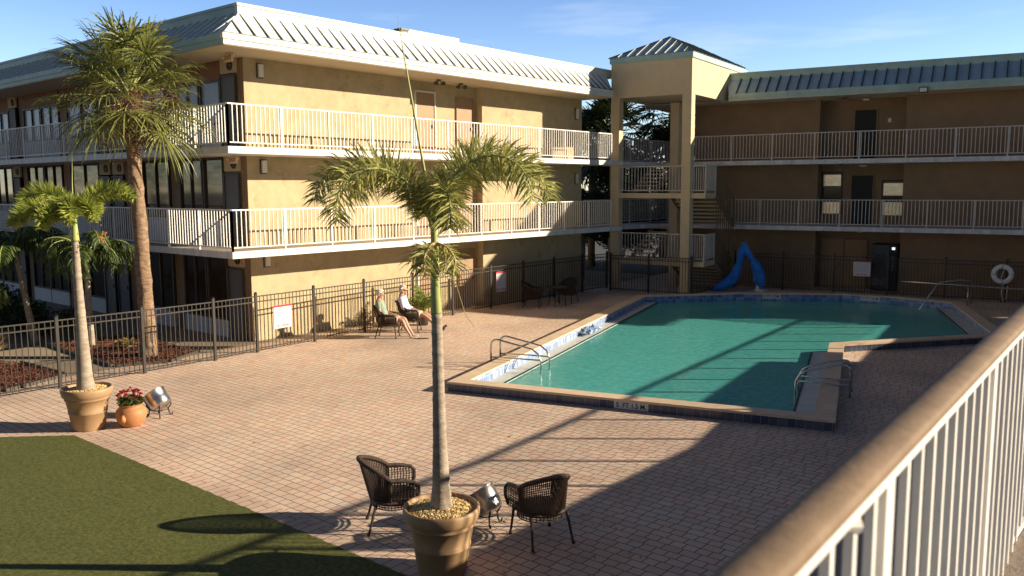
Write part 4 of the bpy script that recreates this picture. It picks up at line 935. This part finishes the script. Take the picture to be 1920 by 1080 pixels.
# sabal palm
def fan(mb,pm,base,az,el,pet,rad,droop,rnd,n=34,w=.035):
    P=curve_pts(base,az,el,pet,droop*.35,6); pm.tube(P,[.022,.02,.018,.015,.013,.011,.01],5)
    t=(P[-1]-P[-2]).normalized(); s=t.cross(Vector((0,0,1))); s=s.normalized() if s.length>.05 else Vector((1,0,0)); u=s.cross(t).normalized(); h=P[-1]
    for k in range(n):
        a=(k/(n-1)-.5)*R(250)+rnd.uniform(-.05,.05)
        cup=.30*abs(a)/2
        d=(t*math.cos(a)+s*math.sin(a)+u*(rnd.uniform(-.12,.12)+cup*.3)).normalized(); L=rad*(.72+.33*math.cos(a*.6))*rnd.uniform(.85,1.08)
        start=h+t*.0
        q1=start+d*L*.5+Vector((0,0,-.05*L)); q2=start+d*L*.78+Vector((0,0,-(.09+droop*.09)*L)); q3=start+d*L*.95+Vector((0,0,-(.16+droop*.24)*L))
        tw=d.cross(u); tw=tw.normalized() if tw.length>.01 else s
        tw=(tw+u*rnd.uniform(-.7,.7)).normalized()*w*.5
        mb.add([start-tw*.25,start+tw*.25,q1+tw,q1-tw,q2+tw*.6,q2-tw*.6,q3],[(0,1,2,3),(3,2,4,5),(5,4,6)])
def sabal(label,x,y,ht_,R_,nf,seed,leafm,lean=(0,0),group=None,tr=.17,nl=34,w=.035,detail=True):
    t=thing('sabal_palm',label,'palm tree',(x,y,0),0,group); rnd=random.Random(seed)
    top=Vector((x+lean[0],y+lean[1],ht_))
    mb=trunk_mesh([(x,y,0),(x,y,.5),(x+lean[0]*.3,y+lean[1]*.3,ht_*.45),(x+lean[0]*.8,y+lean[1]*.8,ht_*.8),top],[tr*1.35,tr*1.15,tr,tr*.9,tr*.85],20,noise_amp=.035); mb.build('trunk',M['sabaltrunk'],t,smooth=True)
    b=MB()
    for k in range(70 if detail else 0):
        a=rnd.uniform(0,6.28); z=ht_-1.05+k/70*1.2; r=tr*.88; c=Vector((top.x+math.cos(a)*r,top.y+math.sin(a)*r,z)); L=rnd.uniform(.16,.38); d=Vector((math.cos(a)*.75,math.sin(a)*.75,.8 if k>22 else rnd.uniform(-.9,.7))).normalized()
        b.tube([c-d*.05,c+d*L],[.045,.022],4,flat=.4)
    if detail: b.build('boots',M['boots'],t)
    lf=MB(); pm=MB()
    for k in range(nf):
        f=k/nf; el=R(82)-f*(R(112) if detail else R(128))+rnd.uniform(-.15,.15); az=k*2.39996+rnd.uniform(-.3,.3)
        pet=R_*.56*rnd.uniform(.8,1.12)*(1 if f<.75 else .9); fan(lf,pm,top+Vector((0,0,.15-f*.4)),az,el,pet,R_*.47,(.25+f*.95),rnd,nl,w)
    lf.build('crown',leafm,t); pm.build('petioles',M['shaft'],t)
    if detail:
        sd=MB()
        for k in range(16):
            az=rnd.uniform(0,6.28); el=R(rnd.uniform(-45,25)); P=curve_pts(top,az,el,R_*.62,R(rnd.uniform(50,120)),8); sd.tube(P,.010,4)
            for j in range(130):
                i=rnd.randint(3,8); q=P[i]+Vector((rnd.gauss(0,.12),rnd.gauss(0,.12),rnd.gauss(-.06,.12))); e=q+Vector((rnd.gauss(0,.09),rnd.gauss(0,.09),rnd.gauss(-.05,.08))); sd.tube([q,e],.0045,3,cap=False)
        sd.build('seed_stalks',M['seed'],t)
    return t
sabal('big cabbage palm with shaggy fan crown behind the left fence',-20.80,10.35,6.50,2.15,46,3,M['sabal'],(.0,-.15),nl=34,w=.038)

# garden palms by the left building (drooping)
def feather_palm(label,x,y,ht_,L,nf,seed,leafm,group,tr=.07,leaf=.42,dens=60,lean=(0,0),leafw=.03,droop=150):
    t=thing('garden_palm',label,'palm tree',(x,y,0),0,group); rnd=random.Random(seed); top=Vector((x+lean[0],y+lean[1],ht_))
    trunk_mesh([(x,y,0),((x+top.x)/2,(y+top.y)/2,ht_*.5),top],[tr*1.5,tr*1.1,tr*.8],12,noise_amp=.012).build('trunk',M['trunk'],t,smooth=True)
    lm_=MB(); rm=MB()
    for k in range(nf): pinnate(lm_,rm,top,k*2.39996+rnd.uniform(-.2,.2),R(rnd.uniform(35,75)),L*rnd.uniform(.85,1.1),R(rnd.uniform(droop-25,droop+20)),rnd,leaf,dens,leafw,False,.15,gdroop=1.3)
    lm_.build('crown',leafm,t); rm.build('frond_stems',M['shaft'],t); return t
G='drooping palms in the left garden'
feather_palm('drooping garden palm with slim trunk just behind the left foxtail palm',-23.5,10.1,2.5,1.7,13,1,M['areca'],G)
feather_palm('drooping garden palm second in from the left edge by the motel windows',-25.1,9.3,2.6,1.8,13,2,M['areca'],G,lean=(-.2,-.3))
feather_palm('drooping dark garden palm nearest the left edge of the photo',-26.6,8.0,2.5,1.9,14,3,M['areca'],G)
feather_palm('small leaning garden palm in front of the dark shrub hedge',-24.6,7.4,1.7,1.3,10,4,M['areca'],G)

def leaf_cloud(mb,c,r,n,rnd,s=.06,flat=.8):
    for k in range(n):
        d=Vector((rnd.gauss(0,1),rnd.gauss(0,1),rnd.gauss(0,1))).normalized()*(rnd.random()**.4); p=Vector(c)+Vector((d.x*r[0],d.y*r[1],d.z*r[2]))
        if p.z<.03: p.z=.03+rnd.random()*.1
        a=Vector((rnd.gauss(0,1),rnd.gauss(0,1),rnd.gauss(0,.7))).normalized()*s*rnd.uniform(.6,1.4); b=a.orthogonal().normalized()*s*.35; 
        q=Matrix.Rotation(rnd.uniform(0,6.28),3,a); b=q@b
        mb.add([p-a,p+b,p+a,p-b],[(0,1,2,3)])
def shrub(name,label,x,y,r,n,seed,m,cat='shrub',group=None,s=.06,stems=True):
    t=thing(name,label,cat,(x,y,0),0,group); rnd=random.Random(seed); mb=MB()
    for k in range(7): leaf_cloud(mb,(x+rnd.uniform(-.5,.5)*r[0],y+rnd.uniform(-.5,.5)*r[1],r[2]*rnd.uniform(.6,1.15)),(r[0]*.6,r[1]*.6,r[2]*.6),n//7,rnd,s)
    mb.build('foliage',m,t)
    if stems:
        q=MB()
        for k in range(6): q.tube([(x,y,0),(x+rnd.uniform(-.5,.5)*r[0],y+rnd.uniform(-.5,.5)*r[1],r[2])],[.02,.008],5)
        q.build('stems',M['trunk'],t)
GS='garden shrubs by the left building'
shrub('shrub','dense dark green shrub at the left edge behind the fence',-29.5,9.6,(1.9,1.4,.8),2600,1,M['shrubleaf'],group=GS,s=.09)
shrub('shrub','dark green shrub between the garden palms',-27.2,9.7,(1.4,1.0,.65),2000,2,M['shrubleaf'],group=GS,s=.08)
shrub('shrub','low dark shrub right of the garden palm trunks',-25.6,10.6,(.9,.7,.5),1300,3,M['shrubleaf'],group=GS,s=.07)
shrub('croton_plant','small red and yellow croton growing in the mulch under the big palm',-22.3,10.55,(.32,.32,.22),260,4,M['redleaf'],'plant',s=.06)
t=thing('ornamental_grass','pale tufted ornamental grass at the left edge behind the fence','plant',(-24.3,8.0,0)); mb=MB(); rnd=random.Random(9)
for k in range(170):
    a=rnd.uniform(0,6.28); L=rnd.uniform(.4,.75); P=curve_pts((-24.3,8.0,0),a,R(rnd.uniform(55,88)),L,R(rnd.uniform(20,80)),4); mb.tube(P,[.008,.007,.006,.005,.001],3,cap=False)
mb.build('blades',M['dryleaf'],t)
# mulch beds
def mulch(poly,seed,n):
    o=flat('mulch_bed',poly,.012,M['mulch'],'stuff'); 
    rnd=random.Random(seed); mb=MB(); mb.add([(x,y,.012) for x,y in poly],[tuple(range(len(poly)))])
    xs=[p[0] for p in poly]; ys_=[p[1] for p in poly]; c=Vector((sum(xs)/len(xs),sum(ys_)/len(ys_)))
    for k in range(n):
        i=rnd.randrange(len(poly)); a=Vector(poly[i]); b=Vector(poly[(i+1)%len(poly)]); f=rnd.random(); q=a.lerp(b,f); g_=math.sqrt(rnd.random())*1.02; p=c.lerp(q,g_)
        w=Vector((rnd.gauss(0,1),rnd.gauss(0,1),rnd.gauss(0,.4))).normalized()*rnd.uniform(.02,.05); h=w.orthogonal().normalized()*.012; P=Vector((p.x,p.y,.03+rnd.random()*.04)); mb.add([P-w-h,P-w+h,P+w+h,P+w-h],[(0,1,2,3)])
    me=bpy.data.meshes.new('mulch_bed'); me.from_pydata([tuple(v) for v in mb.v],[],mb.f); me.materials.append(M['mulch']); me.materials.append(M['chip'])
    for i,p in enumerate(me.polygons): p.material_index=0 if i==0 else 1
    o.data=me; return o
tag(mulch([(-24.6,9.5),(-20.4,9.3),(-19.9,10.3),(-20.6,11.5),(-24.3,11.6)],1,3800),'reddish brown bark mulch around the big palm trunk','mulch')
tag(mulch([(-24.5,4.6),(-19.7,4.5),(-19.7,6.6),(-20.3,8.0),(-22.6,7.9),(-24.6,7.0)],2,3200),'reddish brown bark mulch behind the fence at the left edge','mulch')
mb=MB(); mb.bar((-20.4,9.22,.03),(-24.7,9.42,.03),.06,.08); mb.bar((-20.32,9.3,.03),(-19.82,10.3,.03),.06,.08); mb.bar((-19.85,10.4,.03),(-20.5,11.55,.03),.06,.08)
tag(mb.build('bed_edging',M['lampd']),'dark edging strip around the mulch bed of the big palm','edging')
mb=MB(); mb.bar((-20.25,8.1,.03),(-22.6,8.0,.03),.06,.08); mb.bar((-19.62,6.6,.03),(-20.2,8.05,.03),.06,.08)
tag(mb.build('bed_edging',M['lampd']),'dark edging strip of the mulch bed at the left edge','edging')

# palm clump behind man
pp=thing('potted_plant','young bright green palm in a dark pot behind the seated man','potted plant',(-19.15,18.35,0)); rnd=random.Random(21)
mb=MB(); mb.lathe([(0,0),(.15,0),(.2,.3),(.21,.32),(.19,.32),(.17,.28),(0,.28)],(-19.15,18.35,0),20); mb.build('pot',M['lampd'],pp,smooth=True)
lm_=MB(); rm=MB()
for k in range(15): pinnate(lm_,rm,Vector((-19.15,18.35,.28)),k*2.4+rnd.random()*.4,R(rnd.uniform(55,88)),rnd.uniform(.75,1.15),R(rnd.uniform(40,100)),rnd,.26,34,.022,False,.3,gdroop=.5)
lm_.build('leaves',M['brightleaf'],pp); rm.build('stems',M['shaft'],pp)

# urn with flowers
ur=thing('urn','round orange clay urn standing beside the left planter','urn',(-15.0,7.07,0))
mb=MB(); mb.lathe([(0,0),(.14,0),(.17,.02),(.235,.10),(.265,.20),(.25,.29),(.205,.345),(.185,.365),(.20,.395),(.215,.405),(.205,.41),(.17,.38),(0,.36)],(-15.0,7.07,0),36); mb.build('body',M['urn'],ur,smooth=True)
mb=MB(); a=az_img(-.1,1); d=Vector((math.cos(a),math.sin(a),0)); c=Vector((-15.0,7.07,0))+d*.25; mb.tube([c+Vector((0,0,.13)),c+d*.03+Vector((0,0,.19)),c+d*.02+Vector((0,0,.26))],[.035,.06,.02],8); mb.build('ornament',M['urn'],ur,smooth=True)
fl=thing('flowering_plant','bunch of red pink flowers growing out of the clay urn','plant',(-15.0,7.07,.38)); rnd=random.Random(8)
mb=MB(); leaf_cloud(mb,(-15.0,7.07,.47),(.24,.24,.10),320,rnd,.05); mb.build('leaves',M['shrubleaf'],fl)
mb=MB()
for k in range(70):
    a=rnd.uniform(0,6.28); r=.22*math.sqrt(rnd.random()); c=Vector((-15.0+r*math.cos(a),7.07+r*math.sin(a),.56+.10*(1-(r/.22)**2)+rnd.uniform(-.03,.03)))
    for j in range(7): b=j*.9; d=Vector((math.cos(b),math.sin(b),rnd.uniform(.1,.9))).normalized()*rnd.uniform(.025,.042); s=d.orthogonal().normalized()*.014; mb.add([c,c+d*.5+s,c+d,c+d*.5-s],[(0,1,2,3)])
mb.build('blossoms',M['flower'],fl)

# steel buckets on stands
def firepit(label,x,y,az,H,rad,tilt,group):
    t=thing('metal_bucket',label,'bucket',(x,y,0),0,group)
    ax=Vector((math.cos(az)*math.sin(tilt),math.sin(az)*math.sin(tilt),math.cos(tilt))); c=Vector((x,y,H*.62))
    q=ax.to_track_quat('Z','Y').to_matrix()
    prof=[(0,-.15),(rad*.55,-.15),(rad*.84,-.12),(rad*.92,-.08),(rad*.97,.02),(rad*1.0,.16),(rad*1.05,.17),(rad*1.05,.18),(rad*.98,.175),(rad*.93,.02),(rad*.85,-.09),(0,-.11)]
    mb=MB(); mb.lathe(prof,(0,0,0),36); mb.v=[q@v+c for v in mb.v]; mb.build('bowl',M['steel_b'],t,smooth=True)
    mb=MB()
    for k in range(4):
        a=az+math.pi/4+k*math.pi/2; d=Vector((math.cos(a),math.sin(a),0)); b=Vector((x,y,0))
        mb.tube([b+d*rad*.95+Vector((0,0,H*.62)),b+d*rad*.98+Vector((0,0,H*.45)),b+d*rad*.75+Vector((0,0,H*.3)),b+d*rad*.8+Vector((0,0,.06)),b+d*rad*.9+Vector((0,0,.012)),b+d*rad*1.05+Vector((0,0,.015)),b+d*rad*1.08+Vector((0,0,.05))],.0125,7)
    b=Vector((x,y,H*.3)); mb.tube([b+Vector((math.cos(a*math.pi/8),math.sin(a*math.pi/8),0))*rad*.75 for a in range(17)],.009,5,cap=False)
    mb.build('stand',M['iron'],t,smooth=True)
GB='steel buckets on iron stands'
firepit('tilted steel bucket on an iron stand between the two wicker chairs',-7.02,7.78,az_img(-.9,-.5),.46,.19,R(36),GB)
firepit('tilted steel bucket on an iron stand behind the clay urn',-15.25,7.72,az_img(-1,-.35),.46,.22,R(40),GB)
mb=MB(); rnd=random.Random(2)
for k in range(10): c=Vector((-6.75,6.85,.74))+Vector((rnd.gauss(0,.05),rnd.gauss(0,.05),rnd.gauss(0,.012))); mb.lathe([(0,-.014),(.014,0),(0,.016)],c,6)
tag(mb.build('fallen_petals',M['flower']),'few red petals on the rim of the foreground planter','petals')

mb=MB(); rnd=random.Random(77)
for k in range(170):
    if k<60: x=-19.0+rnd.random()**2*2.5; y=rnd.uniform(4,18)
    elif k<120: a=rnd.uniform(0,6.28); r=rnd.uniform(.5,2.6); x=-6.5+math.cos(a)*r; y=6.6+abs(math.sin(a))*r
    else: x=rnd.uniform(-17,-5); y=rnd.uniform(7,12.5)
    a=rnd.uniform(0,6.28); L=rnd.uniform(.02,.055); d=Vector((math.cos(a),math.sin(a),0))*L; n_=Vector((-d.y,d.x,0))*.35; c=Vector((x,y,.008+rnd.random()*.006))
    mb.add([c-d,c+n_+Vector((0,0,.006)),c+d,c-n_],[(0,1,2,3)])
tag(mb.build('fallen_leaves',M['dryleaf']),'dry leaf bits scattered over the brick paving','leaf litter',kind='stuff')
# ---------------------------------------------------------------- wicker chairs (front = +y local)
def wicker_chair(name,label,group,fine=True):
    t=thing(name,label,'chair',(0,0,0),1e-9,group); ORI[t.name]=Vector((0,0,0))
    def hback(p): return .90-.22*abs(p)**1.6
    def Sb(p,s):
        a=p*R(88); top=hback(p); x=.29*math.sin(a)*(1+.08*s); y=-.02-.25*math.cos(a)*(1+.55*s*math.cos(a)); return Vector((x,y,.36+s*(top-.36)))
    ns=44 if fine else 16; rw=.0068
    mb=MB()
    for i in range(ns+1):
        p=-1+2*i/ns; mb.tube([Sb(p,k/6) for k in range(7)],rw*1.2,4,cap=False)
    for k in range(1,(16 if fine else 8)):
        s=k/(16 if fine else 8); mb.tube([Sb(-1+2*i/18,s) for i in range(19)],rw*.8,3,cap=False)
    mb.build('backrest',M['wicker'],t)
    def arm(sx):
        m=MB()
        def Q(s,z): return Vector((sx*(.29+.03*s),-.02+.30*s,z))
        ha=lambda s:.68-.03*s
        for i in range(9):
            s=i/8; m.tube([Q(s,.38),Q(s,ha(s))],rw*1.1,4,cap=False)
        for k in range(9):
            z=.40+k*.032; m.tube([Q(0,z),Q(1,z)],rw*.8,3,cap=False)
        for i in range(7):
            m.tube([Q(i/8,.40),Q(min(1,i/8+.25),.66)],rw*.6,3,cap=False)
        m.build('arm',M['wicker'],t)
    arm(-1); arm(1)
    # thick braided rim
    rim=[Vector((-.31,.27,.40)),Vector((-.33,.31,.50)),Vector((-.33,.31,.60)),Vector((-.32,.26,.655)),Vector((-.31,.14,.675))]+[Sb(-1+2*i/20,1)+Vector((0,0,.004)) for i in range(21)]+[Vector((.31,.14,.675)),Vector((.32,.26,.655)),Vector((.33,.31,.60)),Vector((.33,.31,.50)),Vector((.31,.27,.40))]
    mb=MB(); P,Q_=interp(rim,[.02]*4+[.027]*23+[.02]*4,3); Q_=[q*(1+.12*(i%2)) for i,q in enumerate(Q_)]; mb.tube(P,Q_,8); mb.build('rim',M['wicker'],t)
    # seat
    mb=MB(); out=[]
    for i in range(28):
        a=2*math.pi*i/28; out.append(Vector((math.copysign(abs(math.cos(a))**.75,math.cos(a))*.30,.02+math.copysign(abs(math.sin(a))**.75,math.sin(a))*.29,0)))
    k=len(mb.v)
    for z,sc in ((.36,.96),(.385,1.02),(.41,1.0),(.425,.90)): mb.v+= [Vector((v.x*sc,.02+(v.y-.02)*sc,z)) for v in out]
    for r in range(3):
        for i in range(28): a=k+r*28+i; b=k+r*28+(i+1)%28; mb.f.append([a,b,b+28,a+28])
    mb.f.append([k+84+i for i in range(28)]); mb.f.append([k+i for i in range(28)][::-1]); mb.build('seat',M['wicker'],t)
    # apron weave below the seat
    mb=MB()
    for i in range(40):
        a=2*math.pi*i/40; p0=Vector((math.cos(a)*.285,.02+math.sin(a)*.27,0)); mb.tube([p0+Vector((0,0,.375)),p0*.97+Vector((0,0,.295))],rw,3,cap=False)
    for z in (.355,.33,.30): mb.tube([Vector((math.cos(2*math.pi*i/24)*.283,.02+math.sin(2*math.pi*i/24)*.268,z)) for i in range(25)],rw*1.2,4,cap=False)
    mb.build('apron',M['wicker'],t)
    for sx,sy in ((-1,-1),(1,-1),(-1,1),(1,1)):
        mb=MB(); top=Vector((sx*.24,.02+sy*.23,.37)); bot=Vector((sx*.275,.02+sy*(.27 if sy>0 else .33),0)); mb.tube([top,top.lerp(bot,.5),top.lerp(bot,.88),bot+Vector((0,0,.02)),bot],[.020,.016,.015,.023,.022],8); mb.build('leg',M['wicker'],t,smooth=True)
    return t
GC='dark wicker armchairs on the deck'
def put(t,x,y,face): t.location=(x,y,.002); t.rotation_euler=(0,0,math.atan2(face[1],face[0])-math.pi/2)
ch=wicker_chair('wicker_chair','dark wicker armchair left of the foreground planter, back to the left',GC)
put(ch,-7.90,6.98,(.62,.78))
def chair_copy(label,x,y,face):
    c=copy_tree(ch); c['label']=label; put(c,x,y,face); return c
chair_copy('dark wicker armchair right of the foreground planter, its back to the viewer',-6.20,7.86,(-.92,.40))
cw=chair_copy('dark chair under the woman in the teal top',-18.35,16.18,(.80,.60))
cm=chair_copy('dark chair under the man in the lavender shirt',-18.62,17.30,(.80,.60))
chair_copy('empty dark chair left of the round table in the shade',-19.05,23.65,(.85,.5))
chair_copy('empty dark chair right of the round table in the shade',-18.75,25.4,(.2,-1))
# round table
rt=thing('patio_table','small round dark patio table in the shade by the far fence','table',(-18.5,24.4,0))
mb=MB(); mb.lathe([(0,.66),(.38,.66),(.40,.68),(.40,.70),(.38,.715),(0,.715)],(-18.5,24.4,0),28); mb.build('tabletop',M['wicker'],rt)
for k in range(4):
    a=k*math.pi/2+.4; mb=MB(); mb.tube([(-18.5+math.cos(a)*.25,24.4+math.sin(a)*.25,.66),(-18.5+math.cos(a)*.32,24.4+math.sin(a)*.32,0)],[.018,.016],6); mb.build('leg',M['wicker'],rt)

# ---------------------------------------------------------------- people  (local: front=+y, seat chair origin)
def person(label,x,y,face,man):
    t=thing('person',label,'person',(x,y,0),1e-9); ORI[t.name]=Vector((0,0,0)); t.location=(x,y,-.02); t.scale=(1.24,1.12,1.06); t.rotation_euler=(0,0,math.atan2(face[1],face[0])-math.pi/2)
    s=1.0 if man else .94
    V=[];Rr=[];Ed=[]
    def add(p,r,par=None):
        V.append(Vector(p)); Rr.append(r); 
        if par is not None: Ed.append((par,len(V)-1))
        return len(V)-1
    pel=add((0,-.06,.50),(.15*s,.12*s))
    ab=add((0,-.12,.66),(.145*s,.115*s),pel); chst=add((0,-.19,.86),(.16*s,.115*s),ab); sh=add((0,-.225,.99),(.12*s,.09*s),chst)
    nk=add((0,-.225,1.07),.052*s,sh); hb=add((0,-.20,1.13),.068*s,nk); hd=add((0,-.175,1.20),(.082*s,.095*s),hb); ht2=add((0,-.185,1.27),(.066*s,.076*s),hd)
    nose=add((0,-.083,1.185),.014,hd)
    for sx in (-1,1):
        s1=add((sx*.165*s,-.21,.965),.060*s,sh); el=add((sx*.235,-.14,.70),.043*s,s1)
        wr=add((sx*.14,.08,.62),.028*s,el); pa=add((sx*.10,.14,.61),(.036,.018),wr)
        for k in range(4):
            bx=sx*(.10-.020*(k-1.5)*1.0); L=(.062,.072,.068,.052)[k]
            f1=add((bx,.175,.612),.0095,pa); f2=add((bx*.97,.175+L*.5,.60),.0085,f1); add((bx*.95,.175+L*.8,.575),.0075,f2)
        t1=add((sx*.062,.145,.622),.011,wr); add((sx*.045,.175,.615),.0085,t1)
        hp=add((sx*.095,-.02,.50),.095*s,pel); kn=add((sx*.13,.40,.52 if not man else .50),.062*s,hp)
        if man: cf,an,ft,toe=(sx*.14,.56,.36),(sx*.14,.80,.10),(sx*.145,.82,.045),(sx*.15,.92,.14)
        else: cf,an,ft,toe=(sx*.13,.46,.33),(sx*.13,.60,.09),(sx*.13,.60,.04),(sx*.135,.74,.03)
        c_=add(cf,.055*s,kn); a_=add(an,.036*s,c_); f_=add(ft,.036*s,a_); add(toe,(.034*s,.024*s),f_)
    skinned('body',V,Rr,Ed,M['skin'],t,2)
    # clothing
    V=[];Rr=[];Ed=[]
    e=.014
    pel=add((0,-.08,.54),(.155*s+e,.125*s+e)); ab=add((0,-.12,.66),(.15*s+e,.12*s+e),pel); chst=add((0,-.19,.86),(.165*s+e,.12*s+e),ab); sh=add((0,-.225,.985),(.125*s+e,.09*s+e),chst); add((0,-.225,1.03),.060*s+e,sh)
    for sx in (-1,1):
        s1=add((sx*.165*s,-.21,.965),.064*s+e,sh)
        if man: el=add((sx*.235,-.14,.70),.050*s+e,s1); add((sx*.15,.055,.625),.036*s+e,el)
        else: add((sx*.21,-.17,.83),.052*s+e,s1)
    skinned('shirt',V,Rr,Ed,M['shirt2'] if man else M['shirt1'],t,2)
    V=[];Rr=[];Ed=[]
    pel=add((0,-.05,.50),(.155*s+e,.12*s+e))
    for sx in (-1,1):
        hp=add((sx*.095,-.02,.50),.098*s+e,pel); add((sx*.125,.34,.515),.078*s+e,hp)
    skinned('shorts',V,Rr,Ed,M['shorts2'] if man else M['shorts1'],t,2)
    # hair / cap, eyes, mouth, ears
    mb=MB(); c=Vector((0,-.19,1.235)); N=14
    for i in range(N+1):
        ph=math.pi*i/N*.62
        for j in range(20):
            a=2*math.pi*j/20; rr_=.104*s if not man else .102; d=Vector((math.sin(ph)*math.cos(a),math.sin(ph)*math.sin(a),math.cos(ph)))
            k_=1.0; drop=0
            v=c+Vector((d.x*rr_,d.y*rr_*1.12,d.z*rr_))
            if d.y>.25 and i>N*.62: v=v+Vector((0,-.05*(i/N),.03))
            if not man and i>N*.6 and d.y<.2: v=v+Vector((0,0,-.045*(i/N)))
            mb.v.append(v+noise.noise_vector(v*22)*(.010 if not man else .003))
    for i in range(N):
        for j in range(20): a=i*20+j; b=i*20+(j+1)%20; mb.f.append([a,b,b+20,a+20])
    mb.build('cap' if man else 'hair',M['cap'] if man else M['hairw'],t,smooth=True)
    if man:
        mb=MB()
        for j in range(9):
            a=R(20)+R(140)*j/8; mb.v.append(Vector((math.cos(a)*.095,-.19+math.sin(a)*.095,1.225))); mb.v.append(Vector((math.cos(a)*.10,-.165+math.sin(a)*.165,1.205)))
        for j in range(8): mb.f.append([2*j,2*j+1,2*j+3,2*j+2])
        o=mb.build('cap_peak',M['cap'],t); o.modifiers.new('s','SOLIDIFY').thickness=.006
        mb=MB(); 
        for i in range(7):
            for j in range(14): a=R(150)+R(240)*j/13; mb.v.append(Vector((math.cos(a)*.090,-.19+math.sin(a)*.098,1.135+i*.014)))
        for i in range(6):
            for j in range(13): a=i*14+j; mb.f.append([a,a+1,a+15,a+14])
        mb.build('hair',M['hairw'],t,smooth=True)
    mb=MB()
    for sx in (-1,1): mb.lathe([(0,-.008),(.009,0),(0,.008)],(sx*.031,-.088,1.205),8)
    mb.build('eyes',M['ink'],t)
    mb=MB(); mb.tube([(-.024,-.098,1.150),(0,-.092,1.148),(.024,-.098,1.150)],.005,5); mb.build('mouth',M['signred'],t)
    mb=MB()
    for sx in (-1,1): mb.tube([(sx*.083*s,-.18,1.17),(sx*.094*s,-.19,1.20),(sx*.086*s,-.185,1.225)],[.01,.014,.009],6)
    mb.build('ears',M['skin'],t,smooth=True)
    for sx in (-1,1):
        if man: P=[(sx*.145,.79,.05),(sx*.148,.86,.08),(sx*.152,.95,.165)]; r=[.045,.046,.034]
        else: P=[(sx*.13,.585,.035),(sx*.132,.66,.030),(sx*.136,.76,.024)]; r=[.040,.040,.026]
        mb=MB(); p,q=interp(P,r,4); mb.tube(p,q,10); mb.build('shoe',M['shoe'] if man else M['shorts1'],t,smooth=True)
    if not man:
        pass
    return t
person('white haired woman in teal top and shorts reclining in a chair in the sun',-18.35,16.20,(.80,.60),False)
person('man in cream cap, lavender shirt and khaki shorts reclining beside the woman',-18.62,17.32,(.80,.60),True)
mb=MB(); p=Vector((-17.45,16.55,0))
for k in (0,1):
    c=p+Vector((.1*k,.12*k,.012)); mb.tube([c-Vector((.09,.07,0)),c,c+Vector((.09,.07,0))],[.03,.04,.035],8,flat=.35)
tag(mb.build('sandals',M['black']),'pair of black sandals on the pavers before the seated woman','sandals')

# ---------------------------------------------------------------- vegetation beyond the tower and out of frame
GT='cabbage palms beyond the stair tower'
for i,(x,y,h,lab) in enumerate(((-24.2,36.5,6.9,'dark cabbage palm left behind the tower in the gap'),(-22.6,39.5,8.0,'tall cabbage palm filling the gap behind the tower columns'),(-20.6,42.5,7.2,'cabbage palm behind the tower nearest the wing'),(-26.5,38,6.3,'lower cabbage palm just past the end of the motel wall'))):
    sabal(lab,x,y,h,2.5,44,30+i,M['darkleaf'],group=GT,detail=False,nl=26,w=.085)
def tree(label,x,y,h,r,n,seed,m,group):
    t=thing('tree',label,'tree',(x,y,0),0,group); rnd=random.Random(seed)
    mb=MB(); mb.tube([(x,y,0),(x+.1,y,h*.35),(x,y+.1,h*.6)],[.22,.16,.1],8)
    for k in range(6):
        a=k*1.05; mb.tube([(x,y,h*.35),(x+math.cos(a)*r*.6,y+math.sin(a)*r*.6,h*.7)],[.08,.02],5)
    mb.build('trunk',M['trunk'],t)
    mb=MB()
    for k in range(16):
        a=rnd.uniform(0,6.28); q=rnd.random()**.5*r*.75; leaf_cloud(mb,(x+math.cos(a)*q,y+math.sin(a)*q,h*rnd.uniform(.5,.92)),(r*.36,r*.36,h*.14),n//16,rnd,.16)
    mb.build('crown',m,t)
for i,(x,y,h,lab) in enumerate(((-29,44,6,'dark leafy tree seen low through the gap left of the tower'),(-20.5,44,8.0,'leafy tree beyond the tower stairs'),(-24.5,42,7.5,'broad dark tree behind the cabbage palms at the tower'),(-17.6,47.5,8.2,'dark tree half hidden behind the wing beside the tower'),(-24,33.5,4.2,'dark bushy tree close behind the end of the long wall'))):
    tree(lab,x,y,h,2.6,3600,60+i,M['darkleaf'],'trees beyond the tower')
for i,(x,y,hh) in enumerate(((-26.5,41,2.6),(-23.2,42.5,3.3),(-19.8,44.5,3.6),(-16.6,47,3.4),(-29.8,39.5,2.2))):
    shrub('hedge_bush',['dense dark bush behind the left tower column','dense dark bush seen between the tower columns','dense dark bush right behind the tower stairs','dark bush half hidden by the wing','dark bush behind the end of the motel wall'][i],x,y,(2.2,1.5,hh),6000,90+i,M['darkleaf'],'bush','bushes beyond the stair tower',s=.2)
shrub('flowering_hedge','flowering hedge glimpsed between the tower columns',-20.5,46,(2.5,1,1.2),1800,5,M['shrubleaf'],group=None,s=.12)
for i,(x,y,h,lab) in enumerate(((-52,-12,8.5,'broad tree south of the left block, nearest the garden'),(-63,-16,9.5,'tall tree second from the garden in the southern row'),(-74,-13,8,'round tree in the middle of the southern row'),(-86,-17,10,'tall tree fourth in the southern row'),(-98,-14,9,'tree second from the far end of the southern row'),(-110,-18,10,'tree at the far end of the southern row'))):
    tree(lab,x,y,h,6,1600,80+i,M['areca'],'trees facing the motel windows')
